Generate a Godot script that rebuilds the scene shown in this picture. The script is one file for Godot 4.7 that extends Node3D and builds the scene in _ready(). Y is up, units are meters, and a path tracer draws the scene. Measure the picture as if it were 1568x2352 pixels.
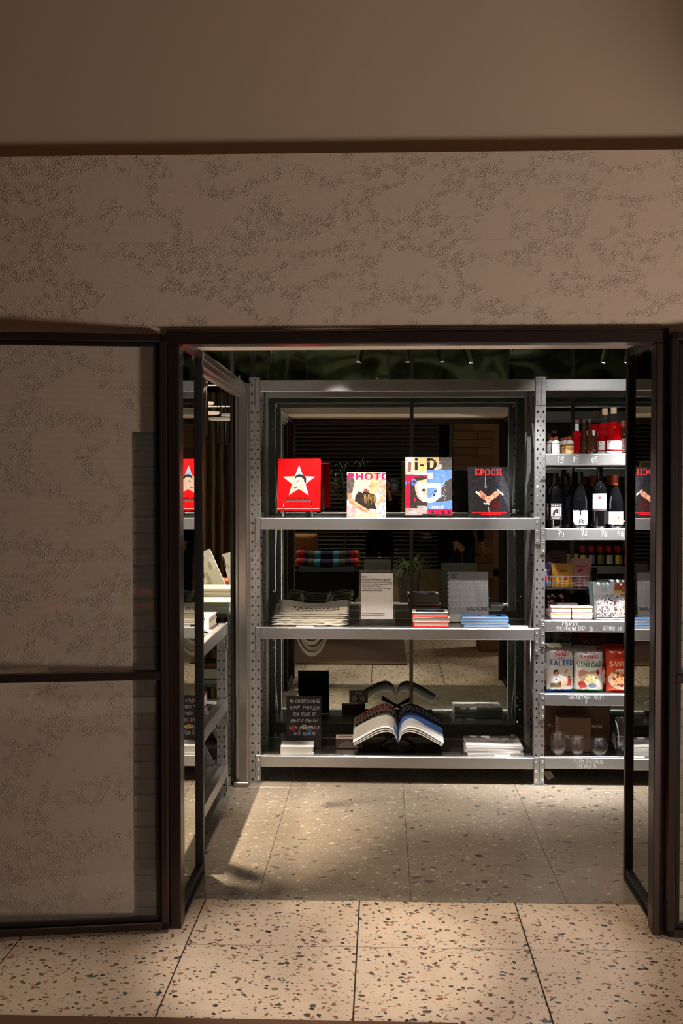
extends Node3D
# A shop doorway at night: plaster facade, steel door frame, glass doors folded back, racks of books and groceries in front of a mirror wall.

var M := {}
var tf := Transform3D()
var used := {}
var rng := RandomNumberGenerator.new()

# ---------- scene tree helpers ----------
func numbered(n: String) -> String:
	var k: int = used.get(n, 0)
	used[n] = k + 1
	return n if k == 0 else "%s_%03d" % [n, k]

func thing(called: String, label: String, cat: String, at := Vector3.ZERO, turn := 0.0, group := "") -> Node3D:
	var o := Node3D.new()
	o.name = numbered(called)
	add_child(o)
	o.position = at
	o.rotation_degrees.y = turn
	o.set_meta("label", label)
	o.set_meta("category", cat)
	if group != "":
		o.set_meta("group", group)
	return o

func struct(called: String, label := "") -> Node3D:
	var o := Node3D.new()
	o.name = numbered(called)
	add_child(o)
	o.set_meta("kind", "structure")
	if label != "":
		o.set_meta("label", label)
		o.set_meta("category", called.split("_")[0])
	return o

func put(st: SurfaceTool, called: String, m: Material, parent: Node, tangents := false) -> MeshInstance3D:
	st.generate_normals()
	if tangents:
		st.generate_tangents()
	var mi := MeshInstance3D.new()
	mi.mesh = st.commit()
	mi.material_override = m
	mi.name = called
	parent.add_child(mi, true)
	return mi

func inst(mesh: Mesh, called: String, m: Material, parent: Node, at := Vector3.ZERO, turn := 0.0) -> MeshInstance3D:
	var mi := MeshInstance3D.new()
	mi.mesh = mesh
	mi.material_override = m
	mi.name = called
	mi.position = at
	mi.rotation_degrees.y = turn
	parent.add_child(mi, true)
	return mi

func copy_of(o: Node3D, label: String, at: Vector3, turn := 0.0) -> Node3D:
	var c: Node3D = o.duplicate()
	c.name = numbered(String(o.name).rstrip("0123456789").trim_suffix("_"))
	add_child(c)
	c.position = at
	c.rotation_degrees.y = turn
	c.set_meta("label", label)
	return c

# ---------- shape helpers ----------
func ns() -> SurfaceTool:
	var s := SurfaceTool.new()
	s.begin(Mesh.PRIMITIVE_TRIANGLES)
	s.set_smooth_group(-1)
	return s

func vtx(s: SurfaceTool, p: Vector3, uv: Vector2) -> void:
	s.set_uv(uv)
	s.add_vertex(tf * p)

func plan(p: Vector3, n: Vector3) -> Vector2:
	var a := n.abs()
	if a.y >= a.x and a.y >= a.z:
		return Vector2(p.x, p.z)
	if a.x >= a.z:
		return Vector2(p.z, -p.y)
	return Vector2(p.x, -p.y)

# a flat convex face whose front looks away from ctr
func face(s: SurfaceTool, pts: Array, ctr: Vector3, off := Vector2.ZERO) -> void:
	var n: Vector3 = (pts[1] - pts[0]).cross(pts[2] - pts[0])
	var mid := Vector3.ZERO
	for p in pts:
		mid += p
	mid /= pts.size()
	var q := pts
	if n.dot(mid - ctr) > 0:
		q = pts.duplicate()
		q.reverse()
	for i in range(1, q.size() - 1):
		for p in [q[0], q[i], q[i + 1]]:
			vtx(s, p, plan(p, n) + off)

# quad with its own 0..1 texture coordinates: a top left, b top right, c bottom right, d bottom left, seen from the front
func qd(s: SurfaceTool, a: Vector3, b: Vector3, c: Vector3, d: Vector3, r := Rect2(0, 0, 1, 1)) -> void:
	var u0 := r.position
	var u1 := r.end
	vtx(s, a, u0); vtx(s, b, Vector2(u1.x, u0.y)); vtx(s, c, u1)
	vtx(s, a, u0); vtx(s, c, u1); vtx(s, d, Vector2(u0.x, u1.y))

func bx(s: SurfaceTool, c: Vector3, z: Vector3, bev := 0.0, off := Vector2.ZERO) -> void:
	var h := z * 0.5
	var sg := [-1.0, 1.0]
	if bev <= 0.0:
		for ax in 3:
			for d in sg:
				var pts := []
				for k in [[-1, -1], [-1, 1], [1, 1], [1, -1]]:
					var p := Vector3.ZERO
					p[ax] = d * h[ax]
					p[(ax + 1) % 3] = k[0] * h[(ax + 1) % 3]
					p[(ax + 2) % 3] = k[1] * h[(ax + 2) % 3]
					pts.append(c + p)
				face(s, pts, c, off)
		return
	var b := minf(bev, minf(h.x, minf(h.y, h.z)) * 0.95)
	var g := func(sn: Vector3, ax: int) -> Vector3:
		var p := sn * (h - Vector3(b, b, b))
		p[ax] = sn[ax] * h[ax]
		return c + p
	for ax in 3:
		var a1 := (ax + 1) % 3
		var a2 := (ax + 2) % 3
		for d in sg:
			var pts := []
			for k in [[-1, -1], [-1, 1], [1, 1], [1, -1]]:
				var sn := Vector3.ONE
				sn[ax] = d; sn[a1] = k[0]; sn[a2] = k[1]
				pts.append(g.call(sn, ax))
			face(s, pts, c, off)
		for d in sg:
			for e in sg:
				var m := Vector3.ONE
				m[a1] = d; m[a2] = e
				var n := m
				m[ax] = -1; n[ax] = 1
				face(s, [g.call(m, a1), g.call(n, a1), g.call(n, a2), g.call(m, a2)], c, off)
	for i in sg:
		for j in sg:
			for k in sg:
				var sn := Vector3(i, j, k)
				face(s, [g.call(sn, 0), g.call(sn, 1), g.call(sn, 2)], c, off)

func box(parent: Node, called: String, m: Material, c: Vector3, z: Vector3, bev := 0.0) -> MeshInstance3D:
	var s := ns()
	bx(s, c, z, bev)
	return put(s, called, m, parent)

# bar of square section between two points
func bar(s: SurfaceTool, a: Vector3, b: Vector3, w: float, d: float) -> void:
	var keep := tf
	var y := (b - a).normalized()
	var x := y.cross(Vector3.FORWARD if absf(y.z) < 0.9 else Vector3.RIGHT).normalized()
	tf = keep * Transform3D(Basis(x, y, x.cross(y)), (a + b) * 0.5)
	bx(s, Vector3.ZERO, Vector3(w, (b - a).length(), d))
	tf = keep

# lathe about y: profile of (radius, height) from bottom to top, a repeated point makes a crease; v runs 0..1 along the height
func lathe(s: SurfaceTool, prof: Array, seg := 20, arc := TAU, from := 0.0) -> void:
	var g := 1
	s.set_smooth_group(g)
	var y0: float = prof[0].y
	var y1: float = prof[-1].y
	var span := maxf(absf(y1 - y0), 0.0001)
	for i in prof.size() - 1:
		var p: Vector2 = prof[i]
		var q: Vector2 = prof[i + 1]
		if p.is_equal_approx(q):
			g += 1
			s.set_smooth_group(g)
			continue
		for k in seg:
			var a := from + arc * k / seg
			var b := from + arc * (k + 1) / seg
			var pa := Vector3(p.x * sin(a), p.y, p.x * cos(a))
			var pb := Vector3(p.x * sin(b), p.y, p.x * cos(b))
			var qa := Vector3(q.x * sin(a), q.y, q.x * cos(a))
			var qb := Vector3(q.x * sin(b), q.y, q.x * cos(b))
			var ua := float(k) / seg
			var ub := float(k + 1) / seg
			var vp := 1.0 - (p.y - y0) / span
			var vq := 1.0 - (q.y - y0) / span
			if q.x > 0.00001:
				vtx(s, qa, Vector2(ua, vq)); vtx(s, qb, Vector2(ub, vq)); vtx(s, pb, Vector2(ub, vp))
			else:
				vtx(s, qa, Vector2(ua, vq)); vtx(s, pb, Vector2(ub, vp)); vtx(s, pa, Vector2(ua, vp))
				continue
			if p.x > 0.00001:
				vtx(s, qa, Vector2(ua, vq)); vtx(s, pb, Vector2(ub, vp)); vtx(s, pa, Vector2(ua, vp))
	s.set_smooth_group(-1)

func tube(s: SurfaceTool, pts: Array, r: float, seg := 8) -> void:
	s.set_smooth_group(1)
	var rings := []
	var up := Vector3.UP
	for i in pts.size():
		var d: Vector3 = (pts[mini(i + 1, pts.size() - 1)] - pts[maxi(i - 1, 0)]).normalized()
		if absf(d.dot(up)) > 0.95:
			up = Vector3.RIGHT if absf(d.x) < 0.8 else Vector3.FORWARD
		var x := d.cross(up).normalized()
		var y := x.cross(d)
		up = y
		var ring := []
		for k in seg:
			var a := TAU * k / seg
			ring.append(pts[i] + (x * cos(a) + y * sin(a)) * r)
		rings.append(ring)
	for i in rings.size() - 1:
		for k in seg:
			var n := (k + 1) % seg
			qd(s, rings[i + 1][k], rings[i + 1][n], rings[i][n], rings[i][k])
	s.set_smooth_group(2)
	for e in [0, rings.size() - 1]:
		for k in range(1, seg - 1):
			var t := [rings[e][0], rings[e][k], rings[e][k + 1]]
			if e == 0:
				t.reverse()
			for p in t:
				vtx(s, p, Vector2.ZERO)
	s.set_smooth_group(-1)

# closed surface from two grids of points (top and bottom), rows by columns; uv runs over the top
func shell(s: SurfaceTool, top: Array, bot: Array) -> void:
	s.set_smooth_group(1)
	var nr := top.size()
	var nc: int = top[0].size()
	for r in nr - 1:
		for c in nc - 1:
			var uv := Rect2(float(c) / (nc - 1), float(r) / (nr - 1), 1.0 / (nc - 1), 1.0 / (nr - 1))
			qd(s, top[r][c], top[r][c + 1], top[r + 1][c + 1], top[r + 1][c], uv)
			qd(s, bot[r][c + 1], bot[r][c], bot[r + 1][c], bot[r + 1][c + 1], uv)
	s.set_smooth_group(2)
	for c in nc - 1:
		qd(s, bot[0][c], bot[0][c + 1], top[0][c + 1], top[0][c], Rect2(0.02, 0.02, 0.01, 0.01))
		qd(s, top[nr - 1][c], top[nr - 1][c + 1], bot[nr - 1][c + 1], bot[nr - 1][c], Rect2(0.02, 0.97, 0.01, 0.01))
	for r in nr - 1:
		qd(s, bot[r][0], top[r][0], top[r + 1][0], bot[r + 1][0], Rect2(0.02, 0.5, 0.01, 0.01))
		qd(s, top[r][nc - 1], bot[r][nc - 1], bot[r + 1][nc - 1], top[r + 1][nc - 1], Rect2(0.97, 0.5, 0.01, 0.01))
	s.set_smooth_group(-1)

# ---------- flat print ----------
class Sheet:
	var w: int
	var h: int
	var px: PackedByteArray
	func _init(a: int, b: int, c: Color) -> void:
		w = a
		h = b
		px.resize(w * h * 3)
		for i in w * h:
			px[i * 3] = c.r8
			px[i * 3 + 1] = c.g8
			px[i * 3 + 2] = c.b8
	func span(y: int, x0: int, x1: int, c: Color, src = null, a := 1.0) -> void:
		if y < 0 or y >= h:
			return
		for x in range(maxi(x0, 0), mini(x1, w)):
			var i := (y * w + x) * 3
			if src != null:
				px[i] = src.px[i]
				px[i + 1] = src.px[i + 1]
				px[i + 2] = src.px[i + 2]
			elif a < 1.0:
				px[i] = int(lerpf(px[i], c.r8, a))
				px[i + 1] = int(lerpf(px[i + 1], c.g8, a))
				px[i + 2] = int(lerpf(px[i + 2], c.b8, a))
			else:
				px[i] = c.r8
				px[i + 1] = c.g8
				px[i + 2] = c.b8
	# all shapes take coordinates in 0..1 of the sheet
	func rect(x: float, y: float, a: float, b: float, c: Color, al := 1.0) -> void:
		for r in range(int(y * h), int((y + b) * h + 0.5)):
			span(r, int(x * w), int((x + a) * w + 0.5), c, null, al)
	func poly(pts: Array, c: Color, src = null, al := 1.0) -> void:
		var lo := 1e9
		var hi := -1e9
		for p in pts:
			lo = minf(lo, p.y * h)
			hi = maxf(hi, p.y * h)
		for y in range(maxi(int(lo), 0), mini(int(hi) + 1, h)):
			var xs := []
			for i in pts.size():
				var a: Vector2 = pts[i] * Vector2(w, h)
				var b: Vector2 = pts[(i + 1) % pts.size()] * Vector2(w, h)
				if (a.y <= y + 0.5) != (b.y <= y + 0.5):
					xs.append(a.x + (y + 0.5 - a.y) / (b.y - a.y) * (b.x - a.x))
			xs.sort()
			for k in range(0, xs.size() - 1, 2):
				span(y, int(xs[k] + 0.5), int(xs[k + 1] + 0.5), c, src, al)
	func oval(x: float, y: float, a: float, b: float, c: Color, turn := 0.0, al := 1.0) -> void:
		var pts := []
		for k in 28:
			var p := Vector2(cos(TAU * k / 28), sin(TAU * k / 28)) * Vector2(a * w, b * h)
			pts.append(Vector2(x, y) + p.rotated(turn) / Vector2(w, h))
		poly(pts, c, null, al)
	func line(a: Vector2, b: Vector2, t: float, c: Color, al := 1.0) -> void:
		var p := a * Vector2(w, h)
		var q := b * Vector2(w, h)
		var d := (q - p).normalized() * t * h * 0.5
		var n := Vector2(-d.y, d.x)
		var pts := []
		for v in [p - d + n, q + d + n, q + d - n, p - d - n]:
			pts.append(v / Vector2(w, h))
		poly(pts, c, null, al)
	func speckle(n: int, cols: Array, size: float, sd: int) -> void:
		var r := RandomNumberGenerator.new()
		r.seed = sd
		for i in n:
			oval(r.randf(), r.randf(), size * r.randf_range(0.3, 1.0), size * r.randf_range(0.3, 1.0), cols[r.randi() % cols.size()], r.randf() * 3.0)
	func tex() -> ImageTexture:
		var im := Image.create_from_data(w, h, false, Image.FORMAT_RGB8, px)
		return ImageTexture.create_from_image(im)

const GLYPH := {
	"A": "002640 1232", "B": "0006 0636453303 3342413000", "C": "4536160501103041", "D": "0006 062644422000", "E": "46060040 0333", "F": "460600 0333",
	"G": "453616050110304142 4222", "H": "0006 4046 0343", "I": "2026", "J": "4641301001", "K": "0006 4603 1340", "L": "060040", "M": "0006234640", "N": "00064046",
	"O": "160501103041453616", "P": "0006 063645443303", "R": "0006 063645443303 2340", "S": "45361605044241301001", "T": "0646 2620", "U": "060110304146",
	"V": "062046", "W": "0610243046", "Y": "062346 2320", "Z": "06460040", "0": "160501103041453616", "1": "152620", "2": "05163645440040", "3": "06462342413010",
	"4": "260242 3530", "5": "4606033442413000", "6": "36130110304142331302", "7": "064620 1333", "8": "2304163644230210304223", "9": "44230405163644 4430",
	"-": "0343", "+": "2521 0343", "!": "2622 2120", ".": "2021"}

# handwriting as thin raised pen strokes, in the plane of x and y, about the middle
func scrawl(s: SurfaceTool, words: String, c: Vector3, high: float, wide: float, pen: float, sd: int) -> void:
	var r := RandomNumberGenerator.new()
	r.seed = sd
	var n := words.length()
	var pitch := wide / n
	for i in n:
		var jit := Vector2(r.randf_range(-0.1, 0.1), r.randf_range(-0.12, 0.12))
		var sc := r.randf_range(0.85, 1.12)
		for ln in GLYPH.get(words[i], "").split(" ", false):
			for k in range(0, ln.length() - 3, 2):
				var pq := []
				for m in [k, k + 2]:
					var g := Vector2(ln[m].to_float() / 4.0 * 0.7 - 0.35, ln[m + 1].to_float() / 6.0 - 0.5) * sc + jit
					g.x += g.y * 0.12
					pq.append(Vector2(c.x - wide * 0.5 + (i + 0.5 + g.x) * pitch, c.y + g.y * high))
				var d: Vector2 = (pq[1] - pq[0]).normalized() * pen * 0.5
				var e := Vector2(-d.y, d.x)
				var f := func(v: Vector2) -> Vector3: return Vector3(v.x, v.y, c.z)
				qd(s, f.call(pq[0] - d + e), f.call(pq[1] + d + e), f.call(pq[1] + d - e), f.call(pq[0] - d - e))

# printed lettering fitted to a width (and a height if given), centred on c, facing +z of the parent
func letter(parent: Node, words: String, m: Material, c: Vector3, wide: float, high := 0.0, bold := true, serif := false, rot := Vector3.ZERO) -> MeshInstance3D:
	var f := SystemFont.new()
	f.font_names = PackedStringArray(["Droid Serif" if serif else "Droid Sans"])
	f.font_weight = 700 if bold else 400
	var t := TextMesh.new()
	t.text = words
	t.font = f
	t.font_size = 32
	t.pixel_size = 0.001
	t.depth = 0.002
	t.curve_step = 3.0
	var a := t.get_aabb()
	var mi := MeshInstance3D.new()
	mi.mesh = t
	mi.material_override = m
	mi.name = "lettering"
	var k := wide / maxf(a.size.x, 0.0001)
	var ky := k if high <= 0.0 else high / maxf(a.size.y, 0.0001)
	var b := Basis.from_euler(rot * PI / 180.0)
	mi.transform = Transform3D(b * Basis.from_scale(Vector3(k, ky, 0.3)), c - b * (a.get_center() * Vector3(k, ky, 0.3)))
	parent.add_child(mi, true)
	return mi

# printed words drawn into a sheet from the outlines of a font
func ft(sh: Sheet, words: String, x: float, y: float, w: float, h: float, c: Color, serif := false) -> void:
	var f := SystemFont.new()
	f.font_names = PackedStringArray(["Droid Serif" if serif else "Droid Sans"])
	f.font_weight = 700
	var t := TextMesh.new()
	t.text = words
	t.font = f
	t.font_size = 32
	t.pixel_size = 0.01
	t.depth = 0.0
	t.curve_step = 2.0
	var arr := t.get_mesh_arrays()
	var vs: PackedVector3Array = arr[Mesh.ARRAY_VERTEX]
	var ix: PackedInt32Array = arr[Mesh.ARRAY_INDEX]
	var a := t.get_aabb()
	for i in range(0, ix.size(), 3):
		var pts := []
		for k in 3:
			var p := vs[ix[i + k]]
			pts.append(Vector2(x + (p.x - a.position.x) / a.size.x * w, y + (1.0 - (p.y - a.position.y) / a.size.y) * h))
		sh.poly(pts, c)

# ---------- materials ----------
func mt(key: String, c: Color, rough := 0.6, metal := 0.0) -> StandardMaterial3D:
	var m := StandardMaterial3D.new()
	m.albedo_color = c
	m.roughness = rough
	m.metallic = metal
	M[key] = m
	return m

func printed(sheet: Sheet, rough := 0.5) -> StandardMaterial3D:
	var m := StandardMaterial3D.new()
	m.albedo_texture = sheet.tex()
	m.roughness = rough
	return m

func col(r: int, g: int, b: int) -> Color:
	return Color8(r, g, b)

func noise_bytes(w: int, sd: int, freq: float, oct := 3, warp := 0.0) -> PackedByteArray:
	var n := FastNoiseLite.new()
	n.seed = sd
	n.noise_type = FastNoiseLite.TYPE_SIMPLEX_SMOOTH
	n.frequency = freq
	n.fractal_octaves = oct
	if warp > 0.0:
		n.domain_warp_enabled = true
		n.domain_warp_amplitude = warp
		n.domain_warp_frequency = freq * 0.8
	return n.get_image(w, w).get_data()

func terrazzo(w: int, base: Color, groups: Array, mott: float, sd: int) -> StandardMaterial3D:
	var sh := Sheet.new(w, w, base)
	var nb := noise_bytes(w, sd, 0.004, 4)
	var nf := noise_bytes(w, sd + 1, 0.2, 2)
	for i in w * w:
		var k := 1.0 + (nb[i] - 128) / 128.0 * mott * 0.5 + (nf[i] - 128) / 128.0 * mott
		sh.px[i * 3] = clampi(int(sh.px[i * 3] * k), 0, 255)
		sh.px[i * 3 + 1] = clampi(int(sh.px[i * 3 + 1] * k), 0, 255)
		sh.px[i * 3 + 2] = clampi(int(sh.px[i * 3 + 2] * k), 0, 255)
	var r := RandomNumberGenerator.new()
	r.seed = sd
	for g in groups:
		for i in g.n:
			var c := Vector2(r.randf(), r.randf())
			var size: float = g.lo * pow(g.hi / g.lo, pow(r.randf(), 1.8))
			var k := r.randi_range(5, 7)
			var turn := r.randf() * TAU
			var asp := r.randf_range(0.35, 0.85)
			var pts := []
			for j in k:
				var a := TAU * (j + r.randf_range(-0.35, 0.35)) / k
				pts.append(c + (Vector2(cos(a), sin(a) * asp) * size * r.randf_range(0.65, 1.1)).rotated(turn))
			var cc: Color = g.cols[r.randi() % g.cols.size()]
			cc = cc.lerp(base, r.randf_range(0.0, 0.25))
			sh.poly(pts, cc, null, r.randf_range(0.75, 1.0))
	var m := printed(sh, 0.3)
	return m

func _ready() -> void:
	rng.seed = 1
	# --- camera ---
	var cam := Camera3D.new()
	cam.name = "camera_view"
	add_child(cam)
	cam.position = Vector3(0, 1.62, 4.05)
	cam.rotation_degrees = Vector3(-1.37, 2.09, 0)
	cam.fov = rad_to_deg(2.0 * atan(1176.0 / 2550.0))
	cam.near = 0.02
	cam.far = 60.0
	cam.current = true
	# --- night sky behind the windows, exposure ---
	var we := WorldEnvironment.new()
	we.name = "world_environment"
	var env := Environment.new()
	env.background_mode = Environment.BG_COLOR
	env.background_color = Color(0.004, 0.005, 0.008)
	env.tonemap_mode = Environment.TONE_MAPPER_LINEAR
	env.tonemap_exposure = 1.0
	env.sdfgi_enabled = true
	env.ssao_enabled = true
	env.ssil_enabled = true
	we.environment = env
	add_child(we)
	make_materials()
	# --- lamps ---
	var warm := Color(1.0, 0.92, 0.82)
	var neutral := Color(1.0, 0.965, 0.93)
	var white := Color(1.0, 0.99, 0.985)
	var dusk := Color(1.0, 0.955, 0.91)
	panel_lamp("low square glowing lamp on the lobby floor at the right", Vector3(2.65, 0.6, 2.7), Vector3(0.8, 2.0, 0.0), Vector2(0.5, 0.5), dusk, 8.2, 3.0)
	var dl := [[-0.95, 1.3, 3.4, 15.0, "middle"], [-0.2, 0.44, 9.5, 9.5, "left doorway"], [0.36, 0.44, 5.5, 9.0, "right doorway"], [-0.6, 5.3, 9.0, 24.0, "rear"]]
	for d in dl:
		downlight(d[4] + " round downlight in the lobby ceiling", Vector3(d[0], 4.2, d[1]), Vector3(d[0], 0.0, d[1] - 0.15), dusk, d[2], d[3])
	spot_lamp("leftmost tube spotlight of the row above the racks", Vector3(-0.16, 2.45, -1.74), Vector3(-0.42, 1.15, -2.02), neutral, 3.3, 24.0)
	spot_lamp("second tube spotlight from the left above the racks", Vector3(0.17, 2.45, -1.74), Vector3(0.1, 0.6, -1.93), neutral, 3.0, 25.0)
	spot_lamp("third tube spotlight from the left above the racks", Vector3(0.4, 2.45, -1.74), Vector3(0.55, 0.6, -1.93), neutral, 3.2, 25.0)
	spot_lamp("fourth tube spotlight, tilted to the right above the racks", Vector3(0.6, 2.45, -1.66), Vector3(1.02, 1.0, -2.02), white, 5.0, 20.0)
	spot_lamp("fifth tube spotlight, tilted to the left above the racks", Vector3(1.5, 2.45, -1.62), Vector3(1.12, 0.95, -2.02), white, 8.5, 19.0)
	spot_lamp("rightmost tube spotlight, tilted to the left above the racks", Vector3(1.66, 2.45, -1.6), Vector3(1.24, 0.75, -2.03), white, 7.5, 20.0)
	spot_lamp("tube spotlight close to the front wall, aimed at the books", Vector3(0.0, 2.8, -0.6), Vector3(0.0, 1.2, -2.0), neutral, 0.42, 24.0)
	spot_lamp("tube spotlight close to the front wall, aimed at the groceries", Vector3(1.1, 2.8, -0.6), Vector3(1.25, 1.5, -2.0), white, 1.9, 26.0)
	spot_lamp("tube spotlight high in the side room near the portal", Vector3(-0.855, 2.9, -1.15), Vector3(0.35, 0.0, -1.3), warm, 5.4, 30.0, 2.95, "tube spotlights in the side room")
	spot_lamp("tube spotlight over the books of the low rack", Vector3(-1.1, 2.7, -1.05), Vector3(-1.0, 0.9, -1.15), warm, 20.0, 22.0, 2.95, "tube spotlights in the side room")
	# --- structure ---
	build_facade()
	build_floor()
	build_shop_shell()
	build_lobby_shell()
	# --- objects ---
	var rk := make_rack("storage_rack", "tall perforated steel rack with books on the left and groceries on the right", Vector3(0, 0, -1.95), 0, 44, [-0.688, 0.849, 2.39], [[-0.688, 0.849, [2.189, 1.444, 0.848, 0.148]], [0.849, 2.39, [2.19, 1.79, 1.389, 0.893, 0.496, 0.152]]], 0.46)
	pen_text(rk, [["15", 0.955, 1.759, 0.03, 0.036], ["15", 1.036, 1.76, 0.032, 0.036], ["45", 1.135, 1.757, 0.026, 0.034], ["64", 1.245, 1.76, 0.03, 0.034],
		["79", 0.958, 1.36, 0.03, 0.036], ["76", 1.084, 1.361, 0.028, 0.034], ["78", 1.189, 1.36, 0.028, 0.034], ["54", 1.276, 1.362, 0.026, 0.032],
		["PIDAPIPO", 1.012, 0.876, 0.02, 0.086], ["CHOC-PRALINE EGGS  29", 1.032, 0.85, 0.021, 0.2], ["ROCHER 18", 1.235, 0.851, 0.02, 0.1], ["PIDAPIPO", 1.345, 0.876, 0.02, 0.086], ["HO", 1.34, 0.85, 0.02, 0.022],
		["SNACKACHANGI CHIPS", 1.098, 0.48, 0.022, 0.19], ["8", 1.098, 0.455, 0.02, 0.012], ["HO", 1.338, 0.479, 0.022, 0.026],
		["PLUMM GLASSWARE", 1.115, 0.132, 0.022, 0.16], ["PER PACK 50", 1.105, 0.106, 0.02, 0.1]])
	build_books()
	build_totes()
	build_groceries()
	build_side_room()
	build_opposite()
	build_lobby()
	build_people()

func make_materials() -> void:
	# plaster: smooth trowelled areas with wandering bands of coarse stipple
	var w := 1536
	var vn := FastNoiseLite.new()
	vn.seed = 11
	vn.frequency = 0.0065
	vn.fractal_octaves = 3
	vn.domain_warp_enabled = true
	vn.domain_warp_amplitude = 60.0
	vn.domain_warp_frequency = 0.006
	var vi := vn.get_image(w / 2, w)
	vi.resize(w, w, Image.INTERPOLATE_CUBIC)
	var vein := vi.get_data()
	var grain := noise_bytes(w, 5, 0.27, 2)
	var mid := noise_bytes(w, 25, 0.03, 3)
	var fine := noise_bytes(w, 9, 0.3, 1)
	var broad := noise_bytes(w, 15, 0.004, 3)
	var hb := PackedByteArray()
	hb.resize(w * w)
	for i in w * w:
		var k := clampf(1.0 - absf(vein[i] - 128.0) / 46.0 + (mid[i] - 128.0) / 90.0, 0.0, 1.0)
		hb[i] = clampi(int(120.0 + k * maxf(grain[i] - 110.0, 0.0) * 0.85 + (fine[i] - 128.0) * 0.045 + (broad[i] - 128.0) * 0.1), 0, 255)
	var him := Image.create_from_data(w, w, false, Image.FORMAT_L8, hb)
	him.convert(Image.FORMAT_RGBA8)
	him.bump_map_to_normal_map(8.5)
	var p := mt("plaster", col(182, 160, 142), 0.85)
	p.normal_enabled = true
	p.normal_texture = ImageTexture.create_from_image(him)
	p.normal_scale = 0.8
	p.uv1_scale = Vector3(0.4, 0.4, 0.4)
	var sb := noise_bytes(512, 21, 0.12, 3)
	var sim := Image.create_from_data(512, 512, false, Image.FORMAT_L8, sb)
	sim.convert(Image.FORMAT_RGBA8)
	sim.bump_map_to_normal_map(1.2)
	var fine_n := ImageTexture.create_from_image(sim)
	var q := mt("render_smooth", col(172, 150, 128), 0.9)
	q.normal_enabled = true
	q.normal_texture = fine_n
	q.normal_scale = 0.25
	q.uv1_scale = Vector3(1.2, 1.2, 1.2)
	for k in 3:
		var b := mt("brick%d" % k, [col(134, 108, 88), col(122, 97, 78), col(142, 117, 96)][k], 0.95)
		b.normal_enabled = true
		b.normal_texture = fine_n
		b.normal_scale = 1.2
		b.uv1_scale = Vector3(4, 4, 4)
	mt("soffit_board", col(234, 218, 202), 0.85)  # lighter than the plaster; light bounced off the floor partly put in
	mt("mortar", col(116, 96, 78), 0.95)
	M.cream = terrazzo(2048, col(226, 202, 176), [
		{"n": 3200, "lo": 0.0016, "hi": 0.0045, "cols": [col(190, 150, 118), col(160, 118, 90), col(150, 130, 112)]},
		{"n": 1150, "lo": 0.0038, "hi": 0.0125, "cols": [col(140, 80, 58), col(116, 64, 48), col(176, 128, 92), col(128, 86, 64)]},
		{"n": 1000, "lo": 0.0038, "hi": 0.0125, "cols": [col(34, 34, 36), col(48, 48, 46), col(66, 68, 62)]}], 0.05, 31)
	M.cream.uv1_scale = Vector3(0.78, 0.78, 0.78)
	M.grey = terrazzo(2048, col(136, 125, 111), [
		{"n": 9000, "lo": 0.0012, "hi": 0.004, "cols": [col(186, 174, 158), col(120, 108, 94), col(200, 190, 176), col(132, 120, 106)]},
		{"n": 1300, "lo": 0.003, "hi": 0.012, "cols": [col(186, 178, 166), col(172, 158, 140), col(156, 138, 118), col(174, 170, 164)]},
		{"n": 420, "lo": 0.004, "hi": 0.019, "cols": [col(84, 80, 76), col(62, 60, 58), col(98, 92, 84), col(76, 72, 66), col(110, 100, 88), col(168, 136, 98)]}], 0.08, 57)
	M.grey.uv1_scale = Vector3(0.7, 0.7, 0.7)
	M.cream.roughness = 0.22
	M.grey.roughness = 0.24
	mt("grout", col(46, 40, 35), 0.95)
	# metals
	mt("frame", col(64, 52, 48), 0.32, 0.75)
	mt("frame_dark", col(38, 35, 34), 0.38, 0.6)
	mt("satin", col(172, 166, 158), 0.32, 0.9)
	mt("zinc", col(186, 185, 184), 0.42, 0.88)
	mt("deck", col(168, 165, 161), 0.27, 0.95)
	mt("strip", col(132, 130, 128), 0.35, 0.9)
	mt("chrome", col(225, 225, 225), 0.07, 1.0)
	mt("black_metal", col(22, 22, 22), 0.4, 0.3)
	mt("hole", col(28, 27, 26), 0.7)
	mt("mirror", col(206, 214, 206), 0.0, 1.0)
	mt("mirror_side", col(196, 196, 190), 0.0, 1.0)
	var wv := noise_bytes(512, 77, 0.006, 2)
	var wim := Image.create_from_data(512, 512, false, Image.FORMAT_L8, wv)
	wim.convert(Image.FORMAT_RGBA8)
	wim.bump_map_to_normal_map(14.0)
	var ds := mt("dark_sheet", col(196, 206, 184), 0.05, 1.0)
	ds.normal_enabled = true
	ds.normal_texture = ImageTexture.create_from_image(wim)
	ds.normal_scale = 0.12
	ds.uv1_scale = Vector3(0.6, 0.6, 0.6)
	mt("slat_metal", col(196, 204, 180), 0.45, 0.3)
	mt("flute", col(150, 138, 108), 0.3, 0.8)
	mt("dark_wall", col(70, 64, 58), 0.8)
	mt("dark_cloth", col(14, 13, 13), 0.9)
	mt("white_paper", col(236, 232, 226), 0.7)
	mt("page", col(232, 226, 214), 0.8)
	mt("ink", col(18, 18, 20), 0.6)
	mt("pen_white", col(240, 240, 238), 0.6)
	mt("black_card", col(34, 26, 26), 0.55)
	mt("red_print", col(214, 24, 22), 0.45)
	mt("white_print", col(240, 238, 236), 0.5)
	mt("kraft", col(118, 86, 62), 0.75)
	mt("kraft_pale", col(178, 156, 132), 0.75)
	mt("canvas", col(232, 224, 206), 0.95)
	mt("canvas_grey", col(206, 198, 180), 0.95)
	var g := mt("pane", Color(0.85, 0.9, 0.88, 0.03), 0.0)
	g.transparency = BaseMaterial3D.TRANSPARENCY_ALPHA
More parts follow.
